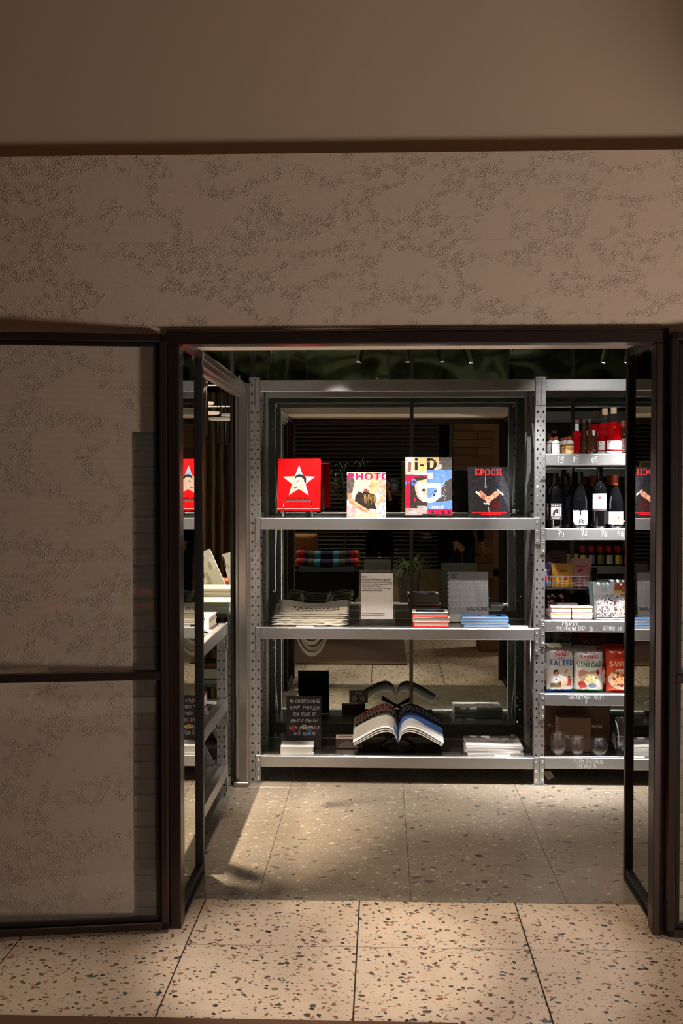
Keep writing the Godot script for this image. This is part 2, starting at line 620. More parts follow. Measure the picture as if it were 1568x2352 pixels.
	var ac := mt("acrylic", Color(0.95, 0.97, 0.98, 0.006), 0.0)
	ac.transparency = BaseMaterial3D.TRANSPARENCY_ALPHA
	var gl := mt("glass", Color(0.97, 0.98, 0.97), 0.0)
	gl.refraction_enabled = true
	gl.refraction_scale = 0.05
	gl.transparency = BaseMaterial3D.TRANSPARENCY_ALPHA
	gl.albedo_color.a = 0.0
	var wrap := mt("wrap", Color(0.95, 0.95, 0.96, 0.16), 0.05)
	wrap.transparency = BaseMaterial3D.TRANSPARENCY_ALPHA
	mt("bottle_black", col(9, 9, 11), 0.06)
	mt("bottle_brown", col(62, 34, 16), 0.08)
	mt("red_liquid", col(158, 4, 12), 0.05)
	mt("cap_black", col(14, 14, 15), 0.3)
	mt("cap_copper", col(176, 84, 56), 0.35, 0.4)
	mt("cap_red", col(200, 22, 18), 0.3)
	mt("cork", col(206, 176, 142), 0.7)
	mt("foil", col(205, 205, 208), 0.22, 0.95)
	mt("skin", col(176, 128, 104), 0.6)
	mt("leaf", col(92, 112, 48), 0.6)
	mt("bark", col(70, 52, 38), 0.9)
	mt("pot", col(110, 104, 98), 0.8)
	mt("rug", col(104, 74, 54), 1.0)
	mt("slat", col(150, 140, 128), 0.6)
	mt("night_glass", Color(0.02, 0.025, 0.03), 0.02)

func glow(c: Color, e: float) -> StandardMaterial3D:
	var m := StandardMaterial3D.new()
	m.albedo_color = c
	m.emission_enabled = true
	m.emission = c
	m.emission_energy_multiplier = e
	return m

# ---------- lamps ----------
# a chrome tube spotlight hung from the ceiling, aimed at a point
func spot_lamp(label: String, at: Vector3, aim: Vector3, c: Color, e: float, cone := 26.0, top := 2.95, group := "tube spotlights under the shop ceiling") -> void:
	var t := thing("spotlight", label, "spotlight", at, 0, group)
	var d := (aim - at).normalized()
	var x := d.cross(Vector3.FORWARD).normalized()
	tf = Transform3D(Basis(x, -d, x.cross(-d)), Vector3.ZERO)
	var s := ns()
	lathe(s, [Vector2(0.016, 0.004), Vector2(0.02, 0.0), Vector2(0.02, 0.0), Vector2(0.02, 0.2), Vector2(0.02, 0.2), Vector2(0.016, 0.205), Vector2(0.0, 0.205)], 18)
	put(s, "housing", M.chrome, t)
	s = ns()
	lathe(s, [Vector2(0.0, 0.008), Vector2(0.014, 0.008)], 16)
	put(s, "lens", glow(c, 3.0), t)
	tf = Transform3D()
	s = ns()
	tube(s, [-d * 0.15, Vector3(-d.x * 0.15, top - at.y, -d.z * 0.15)], 0.006, 8)
	put(s, "stem", M.chrome, t)
	var l := SpotLight3D.new()
	l.name = "light"
	t.add_child(l)
	l.look_at_from_position(at + d * 0.012, aim, Vector3.FORWARD if absf(d.y) > 0.9 else Vector3.UP)
	l.light_color = c
	l.light_energy = e
	l.spot_angle = cone
	l.spot_angle_attenuation = 0.8
	l.spot_range = 12.0
	l.spot_attenuation = 2.0
	l.light_size = 0.013
	l.shadow_enabled = true

func panel_lamp(label: String, at: Vector3, aim: Vector3, size: Vector2, c: Color, e: float, glow_e: float, cat := "lamp") -> Node3D:
	var t := thing("panel_lamp", label, cat, at)
	t.look_at(aim, Vector3.UP if absf((aim - at).normalized().y) < 0.95 else Vector3.FORWARD)
	box(t, "housing", M.frame_dark, Vector3(0, 0, 0.035), Vector3(size.x + 0.04, size.y + 0.04, 0.05), 0.006)
	box(t, "diffuser", glow(c, glow_e), Vector3(0, 0, 0.006), Vector3(size.x, size.y, 0.012), 0.003)
	var l := AreaLight3D.new()
	l.name = "light"
	t.add_child(l)
	l.position = Vector3(0, 0, -0.01)
	l.area_size = size
	l.light_color = c
	l.light_energy = e
	l.area_normalize_energy = true
	l.area_range = 15.0
	l.shadow_enabled = true
	return t

func downlight(label: String, at: Vector3, aim: Vector3, c: Color, e: float, cone: float) -> void:
	var t := thing("downlight", label, "lamp", at, 0, "round downlights in the lobby ceiling")
	var s := ns()
	lathe(s, [Vector2(0.05, 0.03), Vector2(0.05, 0.0), Vector2(0.05, 0.0), Vector2(0.065, 0.0), Vector2(0.065, 0.03)], 20)
	put(s, "ring", M.frame_dark, t)
	s = ns()
	lathe(s, [Vector2(0.0, 0.02), Vector2(0.05, 0.02)], 20)
	put(s, "lens", glow(c, 2.0), t)
	var l := SpotLight3D.new()
	l.name = "light"
	t.add_child(l)
	l.look_at_from_position(at + Vector3(0, -0.01, 0), aim, Vector3.FORWARD)
	l.light_color = c
	l.light_energy = e
	l.spot_angle = cone
	l.spot_angle_attenuation = 0.6
	l.spot_range = 12.0
	l.spot_attenuation = 2.0
	l.light_size = 0.05
	l.shadow_enabled = true

# ---------- the setting ----------
func build_facade() -> void:
	var w := struct("wall_front", "textured plaster wall with a steel doorway in it")
	var s := ns()
	var slab := func(x0: float, x1: float, y0: float, y1: float, z0: float, z1: float) -> void:
		bx(s, Vector3((x0 + x1) / 2, (y0 + y1) / 2, (z0 + z1) / 2), Vector3(x1 - x0, y1 - y0, z1 - z0))
	slab.call(-5.0, -0.914, 0.0, 2.814, -0.12, 0.035)
	slab.call(-0.914, -0.775, 1.815, 2.814, -0.12, 0.035)
	slab.call(-0.775, 1.022, 2.174, 2.814, -0.12, 0.035)
	slab.call(1.022, 1.4, 1.902, 2.814, -0.12, 0.035)
	slab.call(1.4, 5.0, 0.0, 2.814, -0.12, 0.035)
	put(s, "plaster", M.plaster, w, true)
	s = ns()
	slab = func(x0: float, x1: float, y0: float, y1: float, z0: float, z1: float) -> void:
		bx(s, Vector3((x0 + x1) / 2, (y0 + y1) / 2, (z0 + z1) / 2), Vector3(x1 - x0, y1 - y0, z1 - z0))
	slab.call(-0.914, -0.775, 0.0, 1.815, -0.12, 0.006)
	slab.call(1.022, 1.4, 0.0, 1.902, -0.12, 0.006)
	put(s, "mortar", M.mortar, w)
	var meshes := []
	for k in 6:
		s = ns()
		var ww: float = 0.139 if k < 3 else [0.188, 0.19, 0.09][k - 3]
		bx(s, Vector3.ZERO, Vector3(ww, 0.055, 0.03), 0.004, Vector2(k * 0.37, k * 0.21))
		s.generate_normals()
		s.generate_tangents()
		meshes.append(s.commit())
	rng.seed = 4
	for i in 30:
		var y := 0.031 + i * 0.0602
		if y < 1.79:
			inst(meshes[i % 3], "brick", M["brick%d" % (rng.randi() % 3)], w, Vector3(-0.8455, y, -0.001 + rng.randf_range(-0.003, 0.003)))
	for i in 30:
		var y := 0.033 + i * 0.0625
		if y > 1.88:
			continue
		for x in ([1.117, 1.309] if i % 2 == 0 else [1.213]):
			inst(meshes[3 + i % 2], "brick", M["brick%d" % (rng.randi() % 3)], w, Vector3(x, y, rng.randf_range(-0.004, 0.002)))
		if i % 2 == 1:
			for x in [1.069, 1.354]:
				inst(meshes[5], "brick", M["brick%d" % (rng.randi() % 3)], w, Vector3(x, y, rng.randf_range(-0.004, 0.002)))
	var u := struct("wall_upper", "smooth upper wall set back above the textured plaster")
	s = ns()
	bx(s, Vector3(0, 3.525, -0.09), Vector3(10, 1.42, 0.06))
	put(s, "render", M.render_smooth, u, true)

	# steel frame of the doorway
	var f := struct("trim_1", "dark steel frame around the doorway")
	box(f, "header", M.frame, Vector3(0.12, 2.1505, 0.02), Vector3(1.795, 0.045, 0.08), 0.003)
	box(f, "header_lip", M.frame, Vector3(0.12, 2.177, 0.045), Vector3(1.79, 0.008, 0.04), 0.002)
	for k in 2:
		var x: float = [-0.7525, 0.9945][k]
		box(f, "jamb", M.frame, Vector3(x, 1.066, 0.02), Vector3(0.043, 2.124, 0.08), 0.003)
		box(f, "jamb_lip", M.frame, Vector3(x + [-0.026, 0.026][k], 1.08, 0.04), Vector3(0.008, 2.15, 0.05), 0.002)
		for y in [1.965, 0.94, 0.2]:
			s = ns()
			for j in 3:
				tf = Transform3D(Basis(), Vector3(x + [-0.027, 0.027][k], y - 0.055 + j * 0.037, 0.072))
				lathe(s, [Vector2(0.0, 0.0), Vector2(0.0075, 0.0), Vector2(0.0075, 0.0), Vector2(0.0075, 0.035), Vector2(0.0075, 0.035), Vector2(0, 0.035)], 12)
			tf = Transform3D()
			put(s, "hinge", M.frame, f)
	# soffit board of the reveal
	var so := struct("ceiling_reveal", "pale board soffit inside the doorway, its colour lightened for bounced light")
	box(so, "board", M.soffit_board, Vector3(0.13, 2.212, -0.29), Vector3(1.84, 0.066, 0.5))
	# mirrored reveal panels with dark steel edges
	for k in 2:
		var sx: float = [-1.0, 1.0][k]
		var px: float = [-0.76, 1.016][k]
		var r := struct(["wall_reveal_left", "wall_reveal_right"][k], ["mirrored side of the doorway, left", "mirrored side of the doorway, right"][k])
		box(r, "pane", M.mirror_side, Vector3(px + sx * 0.006, 1.09, -0.28), Vector3(0.012, 2.16, 0.48))
		box(r, "backing", M.frame_dark, Vector3(px + sx * 0.02, 1.09, -0.29), Vector3(0.014, 2.178, 0.52))
		box(r, "stile", M.frame_dark, Vector3(px - sx * 0.002, 1.089, -0.538), Vector3(0.03, 2.178, 0.036), 0.003)
		box(r, "rail", M.frame_dark, Vector3(px - sx * 0.003, 0.021, -0.27), Vector3(0.022, 0.042, 0.5), 0.002)
		box(r, "rail", M.frame_dark, Vector3(px - sx * 0.014, 0.006, -0.27), Vector3(0.02, 0.012, 0.5), 0.002)
		box(r, "rail", M.frame_dark, Vector3(px - sx * 0.003, 2.162, -0.27), Vector3(0.022, 0.032, 0.5), 0.002)

	# the two glass doors, folded back almost flat against the wall
	for k in 2:
		var sx: float = [-1.0, 1.0][k]
		var d := struct("door_%d" % (k + 1), ["steel framed glass door folded back left of the doorway", "steel framed glass door folded back right of the doorway"][k])
		d.position = Vector3([-0.776, 1.021][k], 0, 0.058)
		d.rotation_degrees.y = [9.0, -9.0][k]
		var wd := 0.87
		for y in [2.1465, 0.026]:
			box(d, "rail", M.frame, Vector3(sx * wd / 2, y, 0.018), Vector3(wd, 0.028, 0.04), 0.003)
			box(d, "bead", M.frame_dark, Vector3(sx * wd / 2, y + (-0.022 if y > 1 else 0.024), 0.014), Vector3(wd - 0.05, 0.016, 0.018), 0.002)
		box(d, "rail", M.frame, Vector3(sx * wd / 2, 0.935, 0.018), Vector3(wd - 0.05, 0.03, 0.036), 0.003)
		for x in [0.013, wd - 0.013]:
			box(d, "stile", M.frame, Vector3(sx * x, 1.086, 0.018), Vector3(0.026, 2.148, 0.04), 0.003)
			box(d, "bead", M.frame_dark, Vector3(sx * (x + (0.022 if x < 0.4 else -0.022)), 1.086, 0.014), Vector3(0.016, 2.09, 0.018), 0.002)
		for y in [[0.955, 2.125], [0.045, 0.918]]:
			box(d, "pane", M.pane, Vector3(sx * wd / 2, (y[0] + y[1]) / 2, 0.014), Vector3(wd - 0.06, y[1] - y[0], 0.006))

func build_floor() -> void:
	rng.seed = 8
	for k in 2:
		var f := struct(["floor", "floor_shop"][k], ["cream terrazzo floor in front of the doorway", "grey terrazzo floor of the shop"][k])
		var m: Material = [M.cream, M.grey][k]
		var zs: Array = [[-0.244, 0.188, 0.791, 1.394, 1.997, 2.6, 3.203, 3.806, 4.409, 5.012, 5.615, 6.3], [-2.62, -1.86, -1.262, -0.665, -0.2455]][k]
		box(f, "bed", M.grout, Vector3(0, -0.052, (zs[0] + zs[-1]) / 2), Vector3(9.9, 0.1, zs[-1] - zs[0] - 0.001))
		for j in zs.size() - 1:
			var z0: float = zs[j]
			var z1: float = zs[j + 1]
			var variants := []
			for v in 4:
				var s := ns()
				bx(s, Vector3(0, -0.006, 0), Vector3([0.598, 0.601][k], 0.012, z1 - z0 - [0.0045, 0.002][k]), 0.0006, Vector2(rng.randf() * 3.0, rng.randf() * 3.0))
				s.generate_normals()
				variants.append(s.commit())
			for i in range(-6, 6):
				var x: float = [-0.388, -0.187][k] + 0.603 * i
				if absf(x) < 3.4:
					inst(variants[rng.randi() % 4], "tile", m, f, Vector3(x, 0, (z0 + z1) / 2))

func build_shop_shell() -> void:
	var b := struct("wall_back", "mirror wall behind the racks, with slim metal joint strips")
	var joints := [-0.768, 0.176, 1.13, 2.075, 3.02]
	for i in 4:
		var x0: float = joints[i]
		var x1: float = joints[i + 1]
		box(b, "mirror_pane", M.mirror, Vector3((x0 + x1) / 2, 1.475, -2.61), Vector3(x1 - x0 - 0.004, 2.95, 0.02))
	for x in joints:
		box(b, "joint_strip", M.strip, Vector3(x, 1.475, -2.597), Vector3(0.022, 2.95, 0.01), 0.002)
		box(b, "joint_strip", M.strip, Vector3(x, 1.475, -2.593), Vector3(0.007, 2.95, 0.012), 0.001)
	box(b, "backing", M.dark_wall, Vector3(1.12, 1.475, -2.67), Vector3(4.2, 2.95, 0.1))
	var rt := struct("wall_return", "short mirror return between the portal and the back wall")
	box(rt, "mirror_pane", M.mirror, Vector3(-0.785, 1.475, -2.27), Vector3(0.02, 2.95, 0.66))
	var l := struct("wall_left", "mirror wall of the side room seen through the portal")
	for i in 3:
		box(l, "mirror_pane", M.mirror, Vector3(-0.8 - 0.42 - i * 0.82, 1.475, -1.885), Vector3(0.815, 2.95, 0.02))
		box(l, "joint_strip", M.strip, Vector3(-0.8 - 0.83 - i * 0.82, 1.475, -1.873), Vector3(0.02, 2.95, 0.008), 0.002)
	box(l, "backing", M.dark_wall, Vector3(-2.0, 1.475, -1.93), Vector3(2.4, 2.95, 0.06))
	var fl := struct("wall_far_left", "dark end wall of the side room")
	box(fl, "panel", M.dark_wall, Vector3(-3.2, 1.475, -1.0), Vector3(0.08, 2.95, 1.8))
	var r := struct("wall_right", "dark end wall of the shop")
	box(r, "panel", M.dark_wall, Vector3(3.09, 1.475, -1.4), Vector3(0.1, 2.95, 2.5))
	var c := struct("ceiling", "dark slatted metal ceiling of the shop")
	box(c, "panel", M.dark_wall, Vector3(0, 3.02, -1.4), Vector3(6.4, 0.06, 2.56))
	var s := ns()
	bx(s, Vector3.ZERO, Vector3(6.3, 0.02, 0.085), 0.004)
	s.generate_normals()
	var sm := s.commit()
	for i in 23:
		inst(sm, "slat", M.slat_metal, c, Vector3(0, 2.965, -0.24 - i * 0.104))
	var f := struct("wall_front_inner", "dark reflective metal sheets above the inside of the doorway")
	for i in 6:
		s = ns()
		bx(s, Vector3(-2.4 + i * 0.98, 2.6, -0.128), Vector3(0.965, 0.68, 0.014), 0.002, Vector2(i * 0.31, i * 0.17))
		put(s, "metal_sheet", M.dark_sheet, f, true)
	for i in 7:
		box(f, "joint_strip", M.strip, Vector3(-2.89 + i * 0.98, 2.6, -0.138), Vector3(0.02, 0.68, 0.012), 0.002)
	box(f, "lining", M.dark_wall, Vector3(2.1, 1.13, -0.135), Vector3(2.0, 2.26, 0.02))
	box(f, "lining", M.dark_wall, Vector3(-2.0, 1.13, -0.135), Vector3(2.3, 2.26, 0.02))

	for i in 36:
		s = ns()
		lathe(s, [Vector2(0.03, 0.0), Vector2(0.03, 2.26)], 10, PI, PI / 2)
		put(s, "flute", M.flute, f).position = Vector3(-0.86 - i * 0.062, 0, -0.145)
	# steel portal towards the side room
	var p := struct("trim_2", "pale steel portal frame on the left side of the shop")
	box(p, "header", M.satin, Vector3(-0.766, 2.145, -1.235), Vector3(0.05, 0.07, 1.42), 0.004)
	box(p, "header_step", M.satin, Vector3(-0.742, 2.155, -1.235), Vector3(0.012, 0.03, 1.42), 0.003)
	box(p, "header_bead", M.satin, Vector3(-0.772, 2.102, -1.235), Vector3(0.03, 0.018, 1.42), 0.003)
	box(p, "jamb", M.satin, Vector3(-0.748, 1.09, -1.915), Vector3(0.05, 2.16, 0.07), 0.004)
	box(p, "jamb_step", M.satin, Vector3(-0.722, 1.09, -1.93), Vector3(0.02, 2.16, 0.03), 0.003)
	box(p, "jamb_bead", M.satin, Vector3(-0.778, 1.08, -1.868), Vector3(0.014, 2.08, 0.016), 0.003)
	box(p, "base", M.satin, Vector3(-0.756, 0.012, -1.905), Vector3(0.08, 0.024, 0.1), 0.003)
	box(p, "jamb", M.satin, Vector3(-0.79, 1.075, -0.575), Vector3(0.04, 2.15, 0.03), 0.003)

func build_lobby_shell() -> void:
	var c := struct("ceiling_lobby", "smooth ceiling of the lobby")
	box(c, "board", M.render_smooth, Vector3(0, 4.26, 3.0), Vector3(10, 0.06, 6.6))
	var l := struct("wall_lobby_left", "side wall of the lobby")
	box(l, "render", M.render_smooth, Vector3(-4.96, 2.1, 3.05), Vector3(0.1, 4.2, 6.5))
	var r := struct("wall_lobby_right", "side wall of the lobby")
	box(r, "render", M.render_smooth, Vector3(4.96, 2.1, 3.05), Vector3(0.1, 4.2, 6.5))
	var b := struct("wall_lobby_back", "dark window wall of the lobby behind venetian blinds")
	box(b, "sill", M.render_smooth, Vector3(0, 0.22, 6.4), Vector3(9.9, 0.44, 0.16))
	box(b, "lintel", M.render_smooth, Vector3(0, 3.4, 6.4), Vector3(9.9, 1.6, 0.16))
	box(b, "pier", M.render_smooth, Vector3(2.95, 1.5, 6.4), Vector3(4.0, 2.3, 0.16))
	box(b, "pier", M.render_smooth, Vector3(-4.2, 1.5, 6.4), Vector3(1.5, 2.3, 0.16))
	for k in 2:
		var wd := struct("window_%d" % (k + 1), "dark night window behind the blinds")
		var x: float = [-2.32, -0.22][k]
		box(wd, "pane", M.night_glass, Vector3(x, 1.52, 6.42), Vector3(2.1, 2.16, 0.01))
		box(wd, "mullion", M.frame_dark, Vector3(x + 1.05, 1.52, 6.4), Vector3(0.05, 2.16, 0.06), 0.004)

# ---------- racks ----------
# a sheet of steel with slots and round holes punched at 50 mm pitch; u runs along ux, height along y, front looks along nz
func punched(s: SurfaceTool, o: Vector3, ux: Vector3, nz: Vector3, wide: float, cells: int) -> void:
	var t := 0.0025
	var f := func(u: float, v: float, d: float) -> Vector3: return o + ux * u + Vector3.UP * v - nz * d
	var sheet := func(u0: float, v0: float, u1: float, v1: float) -> void:
		qd(s, f.call(u0, v1, 0.0), f.call(u1, v1, 0.0), f.call(u1, v0, 0.0), f.call(u0, v0, 0.0))
		qd(s, f.call(u1, v1, t), f.call(u0, v1, t), f.call(u0, v0, t), f.call(u1, v0, t))
	var rim := func(u0: float, v0: float, u1: float, v1: float) -> void:
		qd(s, f.call(u0, v0, t), f.call(u1, v0, t), f.call(u1, v0, 0.0), f.call(u0, v0, 0.0))
		qd(s, f.call(u0, v1, 0.0), f.call(u1, v1, 0.0), f.call(u1, v1, t), f.call(u0, v1, t))
		qd(s, f.call(u0, v1, 0.0), f.call(u0, v1, t), f.call(u0, v0, t), f.call(u0, v0, 0.0))
		qd(s, f.call(u1, v1, t), f.call(u1, v1, 0.0), f.call(u1, v0, 0.0), f.call(u1, v0, t))
	var a0 := wide * 0.13
	var a1 := a0 + 0.0085
	var b1 := wide * 0.87
	var b0 := b1 - 0.0085
	var m0 := wide * 0.5 - 0.003
	var m1 := wide * 0.5 + 0.003
	for i in cells:
		var y := i * 0.05
		sheet.call(0.0, y, wide, y + 0.006)
		sheet.call(0.0, y + 0.006, a0, y + 0.018)
		sheet.call(a1, y + 0.006, b0, y + 0.018)
		sheet.call(b1, y + 0.006, wide, y + 0.018)
		sheet.call(0.0, y + 0.018, wide, y + 0.034)
		sheet.call(0.0, y + 0.034, m0, y + 0.040)
		sheet.call(m1, y + 0.034, wide, y + 0.040)
		sheet.call(0.0, y + 0.040, wide, y + 0.05)
		rim.call(a0, y + 0.006, a1, y + 0.018)
		rim.call(b0, y + 0.006, b1, y + 0.018)
		rim.call(m0, y + 0.034, m1, y + 0.040)
		for d in [0.0, t]:
			for k in [[m0, y + 0.034, 1, 1], [m1, y + 0.034, -1, 1], [m0, y + 0.04, 1, -1], [m1, y + 0.04, -1, -1]]:
				var p: Vector3 = f.call(k[0], k[1], d)
				face(s, [p, p + ux * 0.0018 * k[2], p + Vector3.UP * 0.0018 * k[3]], p - nz * (0.001 if d == 0.0 else -0.001))

func post_mesh(cells: int) -> Mesh:
	var s := ns()
	punched(s, Vector3(-0.027, 0, 0), Vector3.RIGHT, Vector3.BACK, 0.054, cells)
	punched(s, Vector3(-0.027, 0, -0.045), Vector3.BACK, Vector3.LEFT, 0.045, cells)
	punched(s, Vector3(0.027, 0, 0), Vector3.FORWARD, Vector3.RIGHT, 0.045, cells)
	for x in [-0.022, 0.022]:
		bx(s, Vector3(x, cells * 0.025, -0.046), Vector3(0.01, cells * 0.05, 0.002))
	s.generate_normals()
	return s.commit()

# bays: [x0, x1, [beam tops]] between post centres; the front of the posts is at z = 0
func make_rack(called: String, label: String, at: Vector3, turn: float, cells: int, posts: Array, bays: Array, depth: float, group := "") -> Node3D:
	var t := thing(called, label, "shelving rack", at, turn, group)
	var pm := post_mesh(cells)
	var top := cells * 0.05
	var s: SurfaceTool
	for x in posts:
		inst(pm, "post", M.zinc, t, Vector3(x, 0.003, 0))
		inst(pm, "post", M.zinc, t, Vector3(x, 0.003, -depth), 180)
		for z in [-0.022, -depth + 0.022]:
			box(t, "foot_plate", M.zinc, Vector3(x, 0.002, z), Vector3(0.085, 0.004, 0.075))
		# side frame: level ties and diagonals
		var n := maxi(int(top / 0.72), 1)
		for i in n + 1:
			var y := 0.08 + (top - 0.14) * i / n
			s = ns()
			bx(s, Vector3(x, y, -depth / 2), Vector3(0.012, 0.025, depth - 0.05))
			put(s, "tie", M.zinc, t)
			if i < n:
				s = ns()
				var y2 := 0.08 + (top - 0.14) * (i + 1) / n
				var a := Vector3(x, y, -0.035)
				var b := Vector3(x, y2, -depth + 0.035)
				if i % 2 == 1:
					a.z = -depth + 0.035
					b.z = -0.035
				bar(s, a, b, 0.01, 0.025)
				put(s, "brace", M.zinc, t)
	for bay in bays:
		var x0: float = bay[0] + 0.027
		var x1: float = bay[1] - 0.027
		var bh := 0.062
		for y in bay[2]:
			for k in 2:
				var zf: float = [0.004, -depth - 0.004][k]
				s = ns()
				bx(s, Vector3((x0 + x1) / 2, y - bh / 2, zf - (0.018 if k == 0 else -0.018)), Vector3(x1 - x0, bh, 0.036), 0.003)
				put(s, "beam", M.zinc, t)
				for e in 2:
					var xc: float = [x0 - 0.0125, x1 + 0.0125][e]
					s = ns()
					bx(s, Vector3(xc, y - 0.068, zf - (0.0 if k == 0 else 0.0)), Vector3(0.026, 0.142, 0.005), 0.0015)
					for h in 3:
						for d in 2:
							bx(s, Vector3(xc + [0.003, -0.003][e], y - 0.018 - h * 0.05 - d * 0.008, zf + (0.0035 if k == 0 else -0.0035)), Vector3(0.008, 0.004, 0.003), 0.001)
					put(s, "connector", M.zinc, t)
			s = ns()
			bx(s, Vector3((x0 + x1) / 2, y - 0.012, -depth / 2), Vector3(x1 - x0 - 0.002, 0.022, depth - 0.064), 0.002)
			put(s, "deck", M.deck, t)
	return t

func pen_text(t: Node3D, lines: Array) -> void:
	for l in lines:
		var s := ns()
		scrawl(s, l[0], Vector3(l[1], l[2], 0.0048), l[3], l[4], 0.0029 if l[3] > 0.024 else 0.0017, l[0].length() * 7 + int(l[1] * 100))
		put(s, "pen_writing", M.pen_white, t)

# ---------- books and paper ----------
# a book standing up and leaning back; its front bottom edge is at the origin
func stand_book(label: String, at: Vector3, turn: float, lean: float, w: float, h: float, th: float, front: Material, cover: Material, called := "book", cat := "book", group := "") -> Node3D:
	var t := thing(called, label, cat, at, 0, group)
	t.rotation_degrees = Vector3(-lean, turn, 0)
	t.position.y += sin(deg_to_rad(lean)) * th
	var s := ns()
	qd(s, Vector3(-w / 2, h, 0.0006), Vector3(w / 2, h, 0.0006), Vector3(w / 2, 0, 0.0006), Vector3(-w / 2, 0, 0.0006))
	qd(s, Vector3(w / 2, h, 0.0001), Vector3(-w / 2, h, 0.0001), Vector3(-w / 2, 0, 0.0001), Vector3(w / 2, 0, 0.0001))
	put(s, "cover_print", front, t)
	s = ns()
	bx(s, Vector3(0, h / 2, -0.0012), Vector3(w, h, 0.0024))
	bx(s, Vector3(0, h / 2, -th + 0.0012), Vector3(w, h, 0.0024))
	bx(s, Vector3(-w / 2 + 0.0012, h / 2, -th / 2), Vector3(0.0024, h, th - 0.005))
	put(s, "cover", cover, t)
	box(t, "pages", M.page, Vector3(-0.001, h / 2, -th / 2), Vector3(w - 0.007, h - 0.008, th - 0.005))
	return t

# a book lying flat; origin at the middle of its underside, spine on the left
func flat_book(label: String, at: Vector3, turn: float, w: float, d: float, th: float, top: Material, cover: Material, group := "", called := "book", cat := "book") -> Node3D:
	var t := thing(called, label, cat, at, turn, group)
	var s := ns()
	var y := th + 0.0004
	qd(s, Vector3(-w / 2, y, -d / 2), Vector3(w / 2, y, -d / 2), Vector3(w / 2, y, d / 2), Vector3(-w / 2, y, d / 2))
	put(s, "cover_print", top, t)
	s = ns()
	bx(s, Vector3(0, th - 0.0014, 0), Vector3(w, 0.0028, d), 0.0006)
	bx(s, Vector3(0, 0.0014, 0), Vector3(w, 0.0028, d), 0.0006)
	bx(s, Vector3(-w / 2 + 0.0014, th / 2, 0), Vector3(0.0028, th - 0.006, d))
	put(s, "cover", cover, t)
	box(t, "pages", M.page, Vector3(0, th / 2, 0), Vector3(w - 0.007, th - 0.006, d - 0.008))
	return t

func price_card(label: String, at: Vector3, turn := 0.0, w := 0.09, d := 0.05, raise := 12.0) -> void:
	var t := thing("price_card", label, "card", at, turn, "small white price cards")
	var s := ns()
	tf = Transform3D(Basis(Vector3.RIGHT, deg_to_rad(raise)), Vector3(0, sin(deg_to_rad(raise)) * d / 2 + 0.0008, 0))
	bx(s, Vector3.ZERO, Vector3(w, 0.0012, d), 0.0004)
	put(s, "card", M.white_paper, t)
	tf = Transform3D()
	s = ns()
	tf = Transform3D(Basis(Vector3.RIGHT, deg_to_rad(raise)), Vector3(0, sin(deg_to_rad(raise)) * d / 2 + 0.0016, 0))
	for i in 4:
		bx(s, Vector3(-0.006 + 0.004 * (i % 2), 0, -d * 0.3 + i * d * 0.17), Vector3(w * (0.75 if i % 2 == 0 else 0.6), 0.0004, d * 0.035))
	put(s, "print", M.ink, t)
	tf = Transform3D()

func print_grain(sh: Sheet, amount: float, sd: int) -> void:
	var n := FastNoiseLite.new()
	n.seed = sd
	n.frequency = 0.035
	n.fractal_octaves = 4
	var b := n.get_image(sh.w, sh.h).get_data()
	for i in sh.w * sh.h:
		var k := 1.0 + (b[i] - 128) / 128.0 * amount
		for c in 3:
			sh.px[i * 3 + c] = clampi(int(sh.px[i * 3 + c] * k), 0, 255)

func star_pts(c: Vector2, r: float, asp: float) -> Array:
	var out := []
	for k in 10:
		var a := -PI / 2 + TAU * k / 10
		out.append(c + Vector2(cos(a), sin(a) * asp) * (r if k % 2 == 0 else r * 0.42))
	return out

